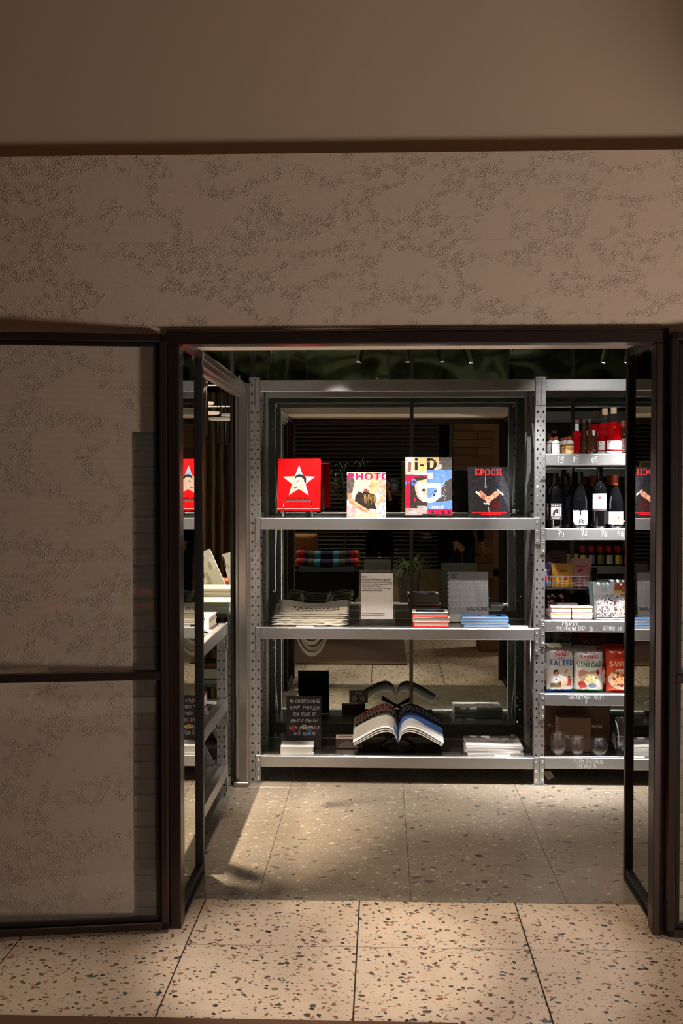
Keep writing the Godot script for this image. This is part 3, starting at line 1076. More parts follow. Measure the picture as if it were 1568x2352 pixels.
func build_books() -> void:
	var yA := 1.444
	var yB := 0.848
	var yC := 0.148
	# red book with a star cut-out picture
	var red := col(226, 8, 12)
	var sc := Sheet.new(300, 368, col(206, 218, 232))
	sc.oval(0.45, 0.3, 0.12, 0.05, col(150, 195, 228))
	sc.poly([Vector2(0.08, 0.3), Vector2(0.41, 0.22), Vector2(0.42, 0.5), Vector2(0.36, 0.92), Vector2(0.08, 0.92)], col(234, 204, 184))
	sc.poly([Vector2(0.34, 0.3), Vector2(0.41, 0.26), Vector2(0.42, 0.5), Vector2(0.36, 0.78), Vector2(0.31, 0.7)], col(222, 188, 166))
	sc.poly([Vector2(0.43, 0.55), Vector2(0.62, 0.5), Vector2(0.6, 0.74), Vector2(0.36, 0.72)], col(224, 184, 162))
	sc.poly([Vector2(0.41, 0.4), Vector2(0.44, 0.34), Vector2(0.55, 0.32), Vector2(0.63, 0.38), Vector2(0.63, 0.5), Vector2(0.57, 0.6), Vector2(0.49, 0.645), Vector2(0.43, 0.62), Vector2(0.4, 0.56), Vector2(0.385, 0.5)], col(238, 206, 184))
	sc.poly([Vector2(0.55, 0.42), Vector2(0.63, 0.42), Vector2(0.62, 0.53), Vector2(0.56, 0.6), Vector2(0.52, 0.6)], col(226, 188, 166))
	sc.poly([Vector2(0.4, 0.4), Vector2(0.42, 0.335), Vector2(0.5, 0.3), Vector2(0.6, 0.315), Vector2(0.67, 0.37), Vector2(0.67, 0.47), Vector2(0.635, 0.49), Vector2(0.615, 0.4), Vector2(0.54, 0.35), Vector2(0.46, 0.355)], col(44, 34, 32))
	sc.oval(0.645, 0.5, 0.022, 0.034, col(228, 186, 164))
	sc.line(Vector2(0.43, 0.43), Vector2(0.5, 0.425), 0.008, col(84, 58, 50))
	sc.line(Vector2(0.44, 0.452), Vector2(0.5, 0.448), 0.007, col(60, 40, 36))
	sc.line(Vector2(0.41, 0.46), Vector2(0.4, 0.515), 0.006, col(206, 160, 140))
	sc.oval(0.43, 0.555, 0.045, 0.016, col(206, 66, 60), -0.15)
	sc.oval(0.41, 0.57, 0.03, 0.016, col(222, 88, 80), 0.2)
	print_grain(sc, 0.05, 3)
	var rc := Sheet.new(300, 368, red)
	rc.poly(star_pts(Vector2(0.5, 0.45), 0.4, 0.815), red, sc)
	rc.rect(0.0, 0.0, 0.006, 1.0, col(196, 4, 10))
	rc.rect(0.035, 0.0, 0.004, 1.0, col(196, 4, 10))
	ft(rc, "REN HANG", 0.22, 0.745, 0.56, 0.05, col(96, 6, 10))
	rc.rect(0.42, 0.06, 0.18, 0.006, col(140, 6, 10))
	rc.rect(0.42, 0.905, 0.14, 0.008, col(140, 6, 10))
	rc.rect(0.0, 0.965, 0.98, 0.014, col(232, 214, 204))
	mt("red_cover", red, 0.6).metallic_specular = 0.25
	mt("dark_red", col(120, 8, 14), 0.4)
	var rcm := printed(rc, 0.6)
	rcm.metallic_specular = 0.25
	var b := stand_book("bright red hardback with a star-shaped portrait on its cover", Vector3(-0.456, yA + 0.036, -2.0), -1.5, 9.0, 0.235, 0.285, 0.03, rcm, M.red_cover)
	b.name = "book"
	used["book"] = 1
	# its chrome wire stand
	var t := thing("book_stand", "chrome wire stand holding up the bright red star book", "book stand", Vector3(-0.459, yA, -1.99))
	var s := ns()
	var pts := []
	for k in 9:
		var a := PI * k / 8 / 2
		pts.append(Vector3(-0.055 - 0.022 * cos(a), 0.072 + 0.022 * sin(a), 0.012))
	var loop: Array = [Vector3(-0.08, 0.004, 0.0), Vector3(-0.079, 0.03, 0.006), Vector3(-0.077, 0.06, 0.012)] + pts
	var rev := []
	for p in loop:
		rev.push_front(Vector3(-p.x, p.y, p.z))
	tube(s, loop + rev, 0.0035, 8)
	put(s, "front_loop", M.chrome, t)
	for x in [-0.08, 0.08]:
		s = ns()
		tube(s, [Vector3(x, 0.034, 0.006), Vector3(x, 0.032, -0.03), Vector3(x, 0.03, -0.045), Vector3(x * 0.95, 0.2, -0.085)], 0.003, 6)
		put(s, "back_rod", M.chrome, t)
		s = ns()
		tube(s, [Vector3(x, 0.004, 0.0), Vector3(x, 0.004, -0.1), Vector3(x * 0.9, 0.17, -0.078)], 0.003, 6)
		put(s, "foot_rod", M.chrome, t)
	box(t, "back_leg", M.strip, Vector3(0.05, 0.08, -0.1), Vector3(0.028, 0.16, 0.003))

	# fashion magazine with a figure in black
	var ph := Sheet.new(220, 258, col(196, 194, 200))
	ph.poly([Vector2(0.1, 0.0), Vector2(0.74, 0.0), Vector2(0.8, 0.25), Vector2(0.74, 0.52), Vector2(0.24, 0.6), Vector2(0.14, 0.35)], col(240, 208, 172))
	ph.poly([Vector2(0.5, 0.0), Vector2(0.78, 0.05), Vector2(0.78, 0.3), Vector2(0.72, 0.5), Vector2(0.56, 0.42), Vector2(0.62, 0.2)], col(224, 184, 130))
	ph.poly([Vector2(0.0, 0.06), Vector2(0.12, 0.04), Vector2(0.2, 0.2), Vector2(0.14, 0.44), Vector2(0.0, 0.62)], col(96, 84, 80))
	ph.poly([Vector2(0.8, 0.15), Vector2(1.0, 0.26), Vector2(0.99, 0.55), Vector2(0.8, 0.74), Vector2(0.75, 0.68), Vector2(0.93, 0.48), Vector2(0.84, 0.3)], col(226, 176, 138))
	ph.poly([Vector2(0.22, 0.52), Vector2(0.3, 0.42), Vector2(0.4, 0.46), Vector2(0.5, 0.36), Vector2(0.58, 0.46), Vector2(0.68, 0.48), Vector2(0.76, 0.6), Vector2(0.72, 0.72), Vector2(0.76, 0.82), Vector2(0.6, 0.8), Vector2(0.5, 0.86), Vector2(0.4, 0.76), Vector2(0.3, 0.74), Vector2(0.2, 0.64)], col(52, 46, 42))
	for i in 26:
		ph.line(Vector2(0.44 + 0.012 * i, 0.5 + 0.02 * sin(i * 1.3)), Vector2(0.46 + 0.011 * i, 0.66 + 0.05 * sin(i * 0.9)), 0.008, [col(196, 160, 96), col(120, 92, 56), col(30, 26, 24)][i % 3])
	ph.poly([Vector2(0.02, 0.46), Vector2(0.11, 0.46), Vector2(0.16, 0.6), Vector2(0.38, 0.74), Vector2(0.6, 0.84), Vector2(0.58, 0.92), Vector2(0.34, 0.84), Vector2(0.06, 0.68)], col(220, 138, 104))
	ph.line(Vector2(0.1, 0.6), Vector2(0.5, 0.83), 0.02, col(238, 176, 140))
	for i in 4:
		ph.oval(0.57 + i * 0.03, 0.88 + i * 0.018, 0.035, 0.016, col(240, 206, 178), 0.6)
	ph.poly([Vector2(0.0, 0.76), Vector2(0.2, 0.74), Vector2(0.28, 0.86), Vector2(0.2, 1.0), Vector2(0.0, 1.0)], col(216, 156, 156))
	ph.poly([Vector2(0.28, 0.88), Vector2(0.56, 0.92), Vector2(0.74, 0.86), Vector2(0.82, 1.0), Vector2(0.24, 1.0)], col(226, 180, 146))
	ph.oval(0.6, 0.31, 0.03, 0.02, col(200, 130, 106))
	ph.poly([Vector2(0.42, 0.42), Vector2(0.46, 0.34), Vector2(0.5, 0.42), Vector2(0.56, 0.38), Vector2(0.56, 0.44)], col(206, 70, 74))
	print_grain(ph, 0.22, 8)
	ft(ph, "PHOTO", 0.03, 0.02, 1.06, 0.15, col(224, 30, 96))
	b = stand_book("glossy magazine with a figure in a black corset, pink title", Vector3(-0.085, yA, -1.985), 0, 8, 0.213, 0.25, 0.008, printed(ph, 0.16), M.white_paper, "magazine", "magazine")
	var e := thing("easel", "small black easel behind the magazine with the pink title", "book stand", Vector3(-0.085, yA, -2.03))
	box(e, "back_plate", M.black_metal, Vector3(0, 0.06, 0), Vector3(0.06, 0.12, 0.003), 0.001)
	box(e, "foot", M.black_metal, Vector3(0, 0.003, -0.03), Vector3(0.06, 0.006, 0.06), 0.001)

	# big collage book
	var idp := Sheet.new(320, 398, col(84, 80, 80))
	idp.rect(0, 0, 0.2, 0.3, col(206, 190, 186))
	idp.rect(0.18, 0.0, 0.54, 0.25, col(228, 184, 128))
	idp.rect(0.19, 0.24, 0.28, 0.08, col(206, 196, 196))
	idp.rect(0.47, 0.22, 0.53, 0.68, col(96, 132, 196))
	idp.rect(0.0, 0.31, 0.47, 0.6, col(226, 30, 70))
	idp.poly([Vector2(0.86, 0.42), Vector2(1.0, 0.36), Vector2(1.0, 0.74), Vector2(0.66, 0.78), Vector2(0.47, 0.74), Vector2(0.62, 0.58), Vector2(0.8, 0.52)], col(72, 66, 66))
	idp.poly([Vector2(0.1, 0.9), Vector2(0.1, 0.42), Vector2(0.2, 0.34), Vector2(0.36, 0.32), Vector2(0.47, 0.36), Vector2(0.47, 0.9)], col(64, 54, 50))
	idp.poly([Vector2(0.2, 0.46), Vector2(0.47, 0.42), Vector2(0.47, 0.75), Vector2(0.38, 0.78), Vector2(0.26, 0.7), Vector2(0.21, 0.58)], col(206, 168, 150))
	idp.poly([Vector2(0.18, 0.42), Vector2(0.46, 0.38), Vector2(0.46, 0.5), Vector2(0.3, 0.48), Vector2(0.22, 0.6)], col(206, 184, 140))
	idp.oval(0.39, 0.57, 0.05, 0.02, col(46, 36, 36))
	idp.oval(0.33, 0.7, 0.05, 0.015, col(196, 80, 84))
	idp.oval(0.2, 0.73, 0.02, 0.035, col(236, 40, 60))
	idp.poly([Vector2(0.48, 0.72), Vector2(0.62, 0.6), Vector2(0.84, 0.66), Vector2(0.64, 0.74)], col(120, 150, 210))
	idp.oval(0.63, 0.66, 0.035, 0.03, col(30, 34, 50))
	idp.rect(0.0, 0.88, 0.47, 0.12, col(176, 158, 156))
	idp.rect(0.47, 0.9, 0.53, 0.1, col(226, 28, 64))
	# the large pale letter over the collage and the small titles
	print_grain(idp, 0.14, 12)
	idp.rect(0.48, 0.27, 0.11, 0.11, col(214, 214, 218))
	var dout := [Vector2(0.26, 0.45), Vector2(0.77, 0.45), Vector2(0.77, 0.6), Vector2(0.72, 0.71), Vector2(0.62, 0.775), Vector2(0.5, 0.79), Vector2(0.38, 0.76), Vector2(0.29, 0.68), Vector2(0.26, 0.56)]
	var din := [Vector2(0.36, 0.535), Vector2(0.67, 0.535), Vector2(0.67, 0.6), Vector2(0.63, 0.66), Vector2(0.58, 0.695), Vector2(0.51, 0.705), Vector2(0.44, 0.69), Vector2(0.38, 0.64), Vector2(0.36, 0.58)]
	for i in 9:
		var j := (i + 1) % 9
		idp.poly([dout[i], dout[j], din[j], din[i]], col(236, 228, 226), null, 0.72)
	idp.rect(0.205, 0.085, 0.06, 0.14, col(46, 42, 40))
	idp.oval(0.235, 0.04, 0.033, 0.027, col(46, 42, 40))
	idp.rect(0.31, 0.125, 0.09, 0.03, col(46, 42, 40))
	idp.poly([Vector2(0.46, 0.02), Vector2(0.58, 0.02), Vector2(0.67, 0.07), Vector2(0.68, 0.15), Vector2(0.6, 0.22), Vector2(0.46, 0.225)], col(46, 42, 40))
	idp.poly([Vector2(0.53, 0.06), Vector2(0.58, 0.06), Vector2(0.61, 0.1), Vector2(0.6, 0.16), Vector2(0.57, 0.185), Vector2(0.53, 0.185)], col(228, 196, 150))
	idp.oval(0.73, 0.16, 0.06, 0.05, col(176, 166, 158))
	idp.rect(0.0, 0.41, 0.03, 0.07, col(110, 128, 196))
	idp.rect(0.06, 0.425, 0.04, 0.02, col(110, 128, 196))
	idp.poly([Vector2(0.13, 0.37), Vector2(0.2, 0.37), Vector2(0.26, 0.42), Vector2(0.22, 0.48), Vector2(0.13, 0.49)], col(110, 128, 196))
	idp.oval(0.185, 0.43, 0.03, 0.03, col(70, 56, 56))
	ft(idp, "WINK + SMILE!", 0.25, 0.845, 0.56, 0.04, col(244, 242, 240))
	ft(idp, "i-D", 0.55, 0.915, 0.42, 0.08, col(48, 40, 44))
	idp.rect(0.22, 0.075, 0.53, 0.012, col(206, 190, 160))
	idp.rect(0.1, 0.94, 0.12, 0.02, col(226, 216, 212))
	idp.poly([Vector2(0.06, 0.08), Vector2(0.13, 0.08), Vector2(0.12, 0.24), Vector2(0.05, 0.26)], col(140, 96, 84))
	for k in 9:
		idp.line(Vector2(0.8 + 0.02 * (k % 3), 0.3 + k * 0.05), Vector2(0.84 + 0.02 * (k % 2), 0.34 + k * 0.05), 0.004, col(220, 216, 216))
	mt("yellow_edge", col(206, 160, 60), 0.5)
	b = stand_book("large hardback with a blue and pink collage of magazine covers", Vector3(0.255, yA + 0.01, -2.0), 1.5, 7, 0.254, 0.318, 0.036, printed(idp, 0.22), M.yellow_edge)
	e = thing("easel", "small black easel with a front lip under the collage hardback", "book stand", Vector3(0.262, yA, -1.985))
	s = ns()
	tube(s, [Vector3(-0.045, 0.004, -0.03), Vector3(-0.045, 0.004, 0.012), Vector3(-0.045, 0.02, 0.013), Vector3(0.045, 0.02, 0.013), Vector3(0.045, 0.004, 0.012), Vector3(0.045, 0.004, -0.03)], 0.003, 6)
	put(s, "lip", M.black_metal, e)
	box(e, "foot", M.black_metal, Vector3(0, 0.003, -0.06), Vector3(0.1, 0.006, 0.12), 0.001)
	box(e, "back_plate", M.black_metal, Vector3(0, 0.08, -0.1), Vector3(0.05, 0.16, 0.003), 0.001)

	# dark glossy magazine with red title
	var ep := Sheet.new(240, 300, col(36, 34, 38))
	ep.poly([Vector2(0.55, 0.0), Vector2(0.8, 0.0), Vector2(1.0, 0.5), Vector2(1.0, 0.9)], col(52, 50, 56))
	ep.line(Vector2(0.43, 0.12), Vector2(0.42, 0.36), 0.012, col(150, 140, 134))
	ep.oval(0.43, 0.39, 0.03, 0.03, col(120, 110, 106))
	ep.poly([Vector2(0.22, 0.5), Vector2(0.32, 0.47), Vector2(0.46, 0.58), Vector2(0.54, 0.64), Vector2(0.44, 0.68), Vector2(0.26, 0.58)], col(178, 112, 92))
	ep.poly([Vector2(0.8, 0.5), Vector2(0.66, 0.48), Vector2(0.5, 0.6), Vector2(0.56, 0.66), Vector2(0.72, 0.58)], col(186, 126, 100))
	for i in 5:
		ep.oval(0.2 + i * 0.02, 0.5 + i * 0.012, 0.025, 0.02, col(206 - i * 8, 196, 190 - i * 6))
	for i in 5:
		ep.oval(0.72 + i * 0.03, 0.46 + i * 0.022, 0.022, 0.018, col(200 - i * 6, 186, 178))
	for i in 4:
		ep.oval(0.39 + i * 0.035, 0.72 + 0.012 * (i % 2), 0.024, 0.018, col(206, 180 - i * 5, 166))
	ep.poly([Vector2(0.4, 0.6), Vector2(0.58, 0.56), Vector2(0.62, 0.62), Vector2(0.5, 0.72), Vector2(0.42, 0.68)], col(196, 140, 118))
	ep.line(Vector2(0.48, 0.78), Vector2(0.52, 0.98), 0.01, col(160, 152, 146))
	ep.poly([Vector2(0.55, 0.7), Vector2(0.7, 0.6), Vector2(0.8, 0.8), Vector2(0.6, 0.88)], col(60, 22, 22))
	print_grain(ep, 0.25, 14)
	ep.rect(0.08, 0.89, 0.84, 0.025, col(186, 26, 30))
	ep.rect(0.3, 0.925, 0.5, 0.018, col(170, 24, 28))
	b = stand_book("dark glossy magazine with clasped hands and a red serif title", Vector3(0.58, yA, -1.985), 1.5, 11, 0.222, 0.28, 0.01, printed(ep, 0.1), M.black_card, "magazine", "magazine")
	letter(b, "EPOCH", M.red_print, Vector3(0.0, 0.252, 0.0012), 0.148, 0.034, true, true)
	e = thing("easel", "small black easel behind the magazine with clasped hands", "book stand", Vector3(0.58, yA, -2.06))
	box(e, "back_plate", M.black_metal, Vector3(0, 0.07, 0), Vector3(0.06, 0.14, 0.003), 0.001)
	box(e, "foot", M.black_metal, Vector3(0, 0.003, 0.02), Vector3(0.06, 0.006, 0.09), 0.001)

	# ---- middle shelf ----
	var bk := Sheet.new(200, 160, col(236, 230, 222))
	bk.rect(0.1, 0.1, 0.8, 0.72, col(40, 40, 46))
	bk.oval(0.5, 0.45, 0.22, 0.12, col(66, 110, 190), -0.3)
	bk.oval(0.55, 0.4, 0.12, 0.06, col(170, 190, 220), -0.3)
	var bm := printed(bk, 0.25)
	for i in 3:
		flat_book(["white book with a dark blue photo, bottom of the low stack", "white book with a dark blue photo, middle of the low stack", "white book with a dark blue photo, top of the low stack"][i], Vector3(0.268 + [0.0, 0.002, -0.003][i], yB + i * 0.0262, -2.085), [0.0, 1.0, -1.5][i], 0.196, 0.16, 0.026, bm, M.red_cover if i != 1 else M.white_paper, "white books beside the acrylic sign")
	var bl := Sheet.new(240, 190, col(92, 152, 214))
	bl.rect(0.36, 0.08, 0.52, 0.6, col(60, 46, 40))
	bl.oval(0.6, 0.4, 0.18, 0.2, col(196, 170, 150))
	for k in 3:
		bl.rect(0.1, 0.75 + k * 0.06, 0.5 - k * 0.1, 0.02, col(220, 232, 244))
	var blm := printed(bl, 0.15)
	mt("blue_cover", col(92, 152, 214), 0.2)
	for i in 3:
		flat_book(["light blue book, bottom of the stack in front of the grey magazine", "light blue book, middle of the stack in front of the grey magazine", "light blue book with a dark photo, top of its stack"][i], Vector3(0.565 + [0.004, -0.003, 0.0][i], yB + i * 0.0172, -2.09), [1.0, -1.0, 0.0][i], 0.25, 0.19, 0.017, blm, M.blue_cover, "light blue books on the middle shelf")
	# grey ring-bound magazine
	var mg := Sheet.new(260, 312, col(196, 190, 182))
	var pale := col(214, 208, 200)
	for k in 6:
		ft(mg, ["MAGAZINE", "CURATED BY", "MAISON", "MARTIN", "MARGIELA", "20"][k], 0.06, 0.13 + k * 0.125, [0.84, 0.94, 0.62, 0.62, 0.86, 0.22][k], 0.09, pale)
	mg.poly([Vector2(0.62, 0.1), Vector2(0.66, 0.1), Vector2(0.88, 0.68), Vector2(0.72, 0.68)], col(182, 172, 160), null, 0.55)
	ft(mg, "MAGAZINE", 0.46, 0.7, 0.52, 0.07, col(60, 58, 56))
	for k in 4:
		mg.rect(0.08, 0.02 + k * 0.03, [0.12, 0.16, 0.1, 0.14][k], 0.008, col(70, 66, 62))
	b = stand_book("pale grey ring-bound magazine leaning behind the light blue books", Vector3(0.485, yB + 0.002, -2.2), 0, 8, 0.228, 0.282, 0.014, printed(mg, 0.5), M.canvas_grey, "magazine", "magazine")
	for i in 11:
		s = ns()
		var ring := []
		for k in 9:
			ring.append(Vector3(-0.114 + 0.009 * cos(TAU * k / 8), 0.02 + i * 0.024, -0.007 + 0.011 * sin(TAU * k / 8)))
		tube(s, ring, 0.0016, 6)
		put(s, "binding_ring", M.black_metal, b)
	e = thing("easel", "black wire easel behind the pale grey magazine", "book stand", Vector3(0.485, yB, -2.27))
	s = ns()
	tube(s, [Vector3(-0.06, 0.003, 0.05), Vector3(-0.06, 0.003, -0.05), Vector3(0, 0.2, 0.015), Vector3(0.06, 0.003, -0.05), Vector3(0.06, 0.003, 0.05)], 0.003, 6)
	put(s, "wire", M.black_metal, e)
	price_card("white price card on the shelf beside the light blue books", Vector3(0.742, yB, -1.995), 0, 0.1, 0.05, 8)
	price_card("white price card in front of the folded tote bags", Vector3(-0.42, yB, -1.985), 0, 0.095, 0.03, 6)

	# acrylic sign holder with its card
	t = thing("sign_holder", "clear acrylic sign holder with a printed welcome card", "sign", Vector3(-0.027, yB, -2.03))
	t.rotation_degrees.x = 0
	box(t, "front_plate", M.acrylic, Vector3(0, 0.165, 0.004), Vector3(0.197, 0.275, 0.003))
	box(t, "back_plate", M.acrylic, Vector3(0, 0.17, -0.004), Vector3(0.197, 0.285, 0.003))
	box(t, "base", M.acrylic, Vector3(0, 0.014, -0.03), Vector3(0.197, 0.026, 0.09))
	box(t, "edge", M.white_print, Vector3(0, 0.303, 0.004), Vector3(0.197, 0.0015, 0.003))
	var cd := box(t, "card", M.white_paper, Vector3(0, 0.165, 0.0), Vector3(0.176, 0.252, 0.0015))
	var ty := 0.272
	for ln in ["Hello!", "Tomorrow Publications is an online", "bookshop and publisher, offering", "a selection of rare new and vintage", "fashion, art and photography titles", "from around the World.", "Please feel free to flick through", "some of our favourites."]:
		var wd: float = 0.166 * ln.length() / 35.0
		letter(cd, ln, M.ink, Vector3(-0.083 + wd / 2, ty, 0.0012), wd, 0.0085)
		ty -= 0.0098 if ln != "from around the World." and ln != "Hello!" else 0.0125
	for k in 2:
		var ln: String = ["tomorrowpublications.com", "@tomorrow_publications"][k]
		letter(cd, ln, M.ink, Vector3(-0.083 + 0.062, 0.071 - k * 0.011, 0.0012), 0.124, 0.0085, false)

	# ---- bottom shelf ----
	t = thing("hand_lettered_board", "dark board with white handwriting leaning on the bottom shelf", "sign", Vector3(-0.438, yC, -2.12))
	t.rotation_degrees.x = -10
	t.position.y += 0.003
	box(t, "board", M.black_card, Vector3(0, 0.145, -0.006), Vector3(0.198, 0.285, 0.012), 0.001)
	var rows := ["AN ENTERTAINING", "ROMP THROUGH", "TEN YEARS OF", "ERRATIC CHOICES", "WITH UNASHAMEDLY", "CHIC RESULTS"]
	for k in 6:
		s = ns()
		scrawl(s, rows[k], Vector3(0.004, 0.258 - k * 0.036, 0.0006), [0.016, 0.019, 0.016, 0.015, 0.014, 0.014][k], [0.17, 0.165, 0.13, 0.155, 0.17, 0.12][k], 0.0016, 50 + k)
		put(s, "handwriting", M.pen_white, t)
	for k in 5:
		var mm := mt("letter_colour", [col(190, 40, 40), col(110, 100, 100), col(206, 160, 50), col(120, 50, 70), col(40, 110, 170)][k], 0.5)
		letter(t, ["M", "A", "R", "A", "F"][k], mm, Vector3([-0.062, -0.024, 0.006, 0.066, 0.034][k], [0.108, 0.092, 0.114, 0.11, 0.086][k], 0.0008), 0.024, 0.028)
	box(t, "back_foot", M.black_card, Vector3(0, 0.112, -0.03), Vector3(0.05, 0.2, 0.004))
	# paperback lying in front of it
	var pb := Sheet.new(160, 160, col(240, 236, 230))
	for k in 11:
		pb.rect(0.12, 0.14 + k * 0.065, 0.76 - 0.05 * (k % 3), 0.014, col(150, 146, 142))
	flat_book("thick white paperback lying in front of the dark lettered board", Vector3(-0.466, yC, -2.05), 2, 0.18, 0.14, 0.042, printed(pb, 0.7), M.white_paper)
	# small booklet
	var bo := Sheet.new(120, 90, col(206, 186, 178))
	bo.rect(0.0, 0.35, 1.0, 0.65, col(70, 58, 54))
	bo.poly([Vector2(0.1, 0.8), Vector2(0.4, 0.45), Vector2(0.7, 0.7), Vector2(1.0, 0.5), Vector2(1, 1), Vector2(0.1, 1)], col(110, 92, 86))
	bo.rect(0.1, 0.1, 0.5, 0.06, col(110, 80, 70))
	stand_book("small brown photo booklet propped beside the open magazine", Vector3(-0.182, yC, -2.12), 0, 22, 0.15, 0.075, 0.012, printed(bo, 0.4), M.kraft, "booklet", "book")
	# black mat
	t = thing("display_mat", "black glossy mat under the open magazine", "mat", Vector3(0.09, yC, -2.12))
	box(t, "sheet", mt("mat_black", col(14, 13, 13), 0.12), Vector3(0, 0.0012, 0), Vector3(0.48, 0.0024, 0.28))
	# folding cross stand
	t = thing("book_cradle", "black folding cross stand under the open magazine", "book stand", Vector3(0.09, yC + 0.0026, -2.1))
	for k in 2:
		var sx: float = [-1.0, 1.0][k]
		s = ns()
		bar(s, Vector3(sx * 0.1, 0.006, 0.02 * sx), Vector3(-sx * 0.09, 0.085, 0.02 * sx), 0.012, 0.018)
		put(s, "leg", M.black_metal, t)
		s = ns()
		bar(s, Vector3(sx * 0.1, 0.006, -0.1 + 0.02 * sx), Vector3(-sx * 0.09, 0.12, -0.1 + 0.02 * sx), 0.012, 0.018)
		put(s, "leg", M.black_metal, t)
	# open magazine
	var pl := Sheet.new(256, 256, col(226, 222, 216))
	pl.rect(0, 0.0, 1, 0.46, col(186, 180, 174))
	ft(pl, "GROWING", 0.06, 0.03, 0.92, 0.2, col(196, 30, 28))
	for k in 12:
		pl.rect(0.05 + k * 0.077, 0.3, 0.05, 0.12, col(60, 56, 54))
	for k in 6:
		pl.rect(0.08, 0.56 + k * 0.06, 0.8, 0.012, col(190, 186, 180))
	pl.rect(0.92, 0.75, 0.08, 0.25, col(60, 96, 170))
	var pr := Sheet.new(256, 256, col(74, 110, 186))
	pr.rect(0, 0, 1, 0.4, col(34, 38, 48))
	ft(pr, "MOUNTAINS", 0.02, 0.08, 0.96, 0.2, col(120, 128, 140))
	pr.poly([Vector2(0, 0.7), Vector2(0.3, 0.62), Vector2(0.6, 0.72), Vector2(1, 0.66), Vector2(1, 1), Vector2(0, 1)], col(206, 214, 228))
	pr.rect(0, 0.82, 1, 0.18, col(226, 224, 220))
	t = thing("open_magazine", "open magazine with arched pages and red and blue headlines", "magazine", Vector3(0.09, yC + 0.07, -2.0))
	for k in 2:
		var sx: float = [-1.0, 1.0][k]
		for lay in 3:
			var top := []
			var bot := []
			for r in 7:
				var ro := []
				var rb := []
				for c in 15:
					var u := c / 14.0
					var q := (1.0 - u) if k == 0 else u
					var wd := 0.246 - lay * 0.004
					var arch := 0.085 * sin(PI * pow(q, 0.55)) - 0.02 * q + 0.015 * q * q
					var v := r / 6.0
					var dep := (1.0 - v) * 0.235
					var p := Vector3(sx * (0.002 + wd * q), arch * (1.0 - lay * 0.1) - lay * 0.006 * (0.3 + q) + dep * 0.36, -dep)
					ro.append(p)
					rb.append(p - Vector3(0, 0.004, 0))
				top.append(ro)
				bot.append(rb)
			s = ns()
			shell(s, top, bot)
			put(s, "pages" if lay > 0 else "printed_page", M.white_paper if lay > 0 else printed([pl, pr][k], 0.25), t)
	# plastic wrapped magazines
	var wr := Sheet.new(220, 180, col(160, 152, 150))
	wr.speckle(40, [col(90, 84, 84), col(120, 112, 110), col(190, 184, 180)], 0.12, 4)
	wr.rect(0, 0.78, 1, 0.22, col(206, 198, 196))
	var wm := printed(wr, 0.3)
	for i in 4:
		var fb := flat_book(["lowest", "second lowest", "second highest", "topmost"][i] + " plastic-wrapped grey magazine in its stack", Vector3(0.612 + [0.006, -0.004, 0.003, 0.0][i], yC + i * 0.0145, -2.11), [1.0, -1.5, 0.8, -0.5][i], 0.3, 0.22, 0.012, wm, M.white_paper, "plastic-wrapped magazines on the bottom shelf", "magazine", "magazine")
		box(fb, "plastic_sleeve", M.wrap, Vector3(0, 0.0065, 0), Vector3(0.312, 0.0138, 0.232), 0.003)
	price_card("white price card in front of the plastic-wrapped magazines", Vector3(0.655, yC, -1.982), 0, 0.085, 0.03, 8)

	# power outlet on the mirror
	t = thing("power_outlet", "dark double power outlet on the mirror behind the open magazine", "power outlet", Vector3(-0.14, 0.35, -2.6))
	box(t, "plate", mt("outlet_plate", col(104, 98, 94), 0.4), Vector3(0, 0, 0.004), Vector3(0.112, 0.072, 0.008), 0.002)
	for x in [-0.026, 0.026]:
		s = ns()
		tf = Transform3D(Basis(Vector3.RIGHT, PI / 2), Vector3(x, -0.012, 0.008))
		lathe(s, [Vector2(0.016, 0.0), Vector2(0.016, 0.002), Vector2(0.016, 0.002), Vector2(0, 0.002)], 18)
		tf = Transform3D()
		put(s, "socket", mt("outlet_white", col(206, 202, 196), 0.4), t)
		for k in [[-0.005, 0.003, 25.0], [0.005, 0.003, -25.0], [0.0, -0.007, 0.0]]:
			s = ns()
			tf = Transform3D(Basis(Vector3.BACK, deg_to_rad(k[2])), Vector3(x + k[0], -0.012 + k[1], 0.0104))
			bx(s, Vector3.ZERO, Vector3(0.0016, 0.006, 0.001))
			tf = Transform3D()
			put(s, "slot", M.ink, t)
		box(t, "switch", M.outlet_white, Vector3(x * 0.5, 0.022, 0.009), Vector3(0.012, 0.014, 0.004), 0.001)

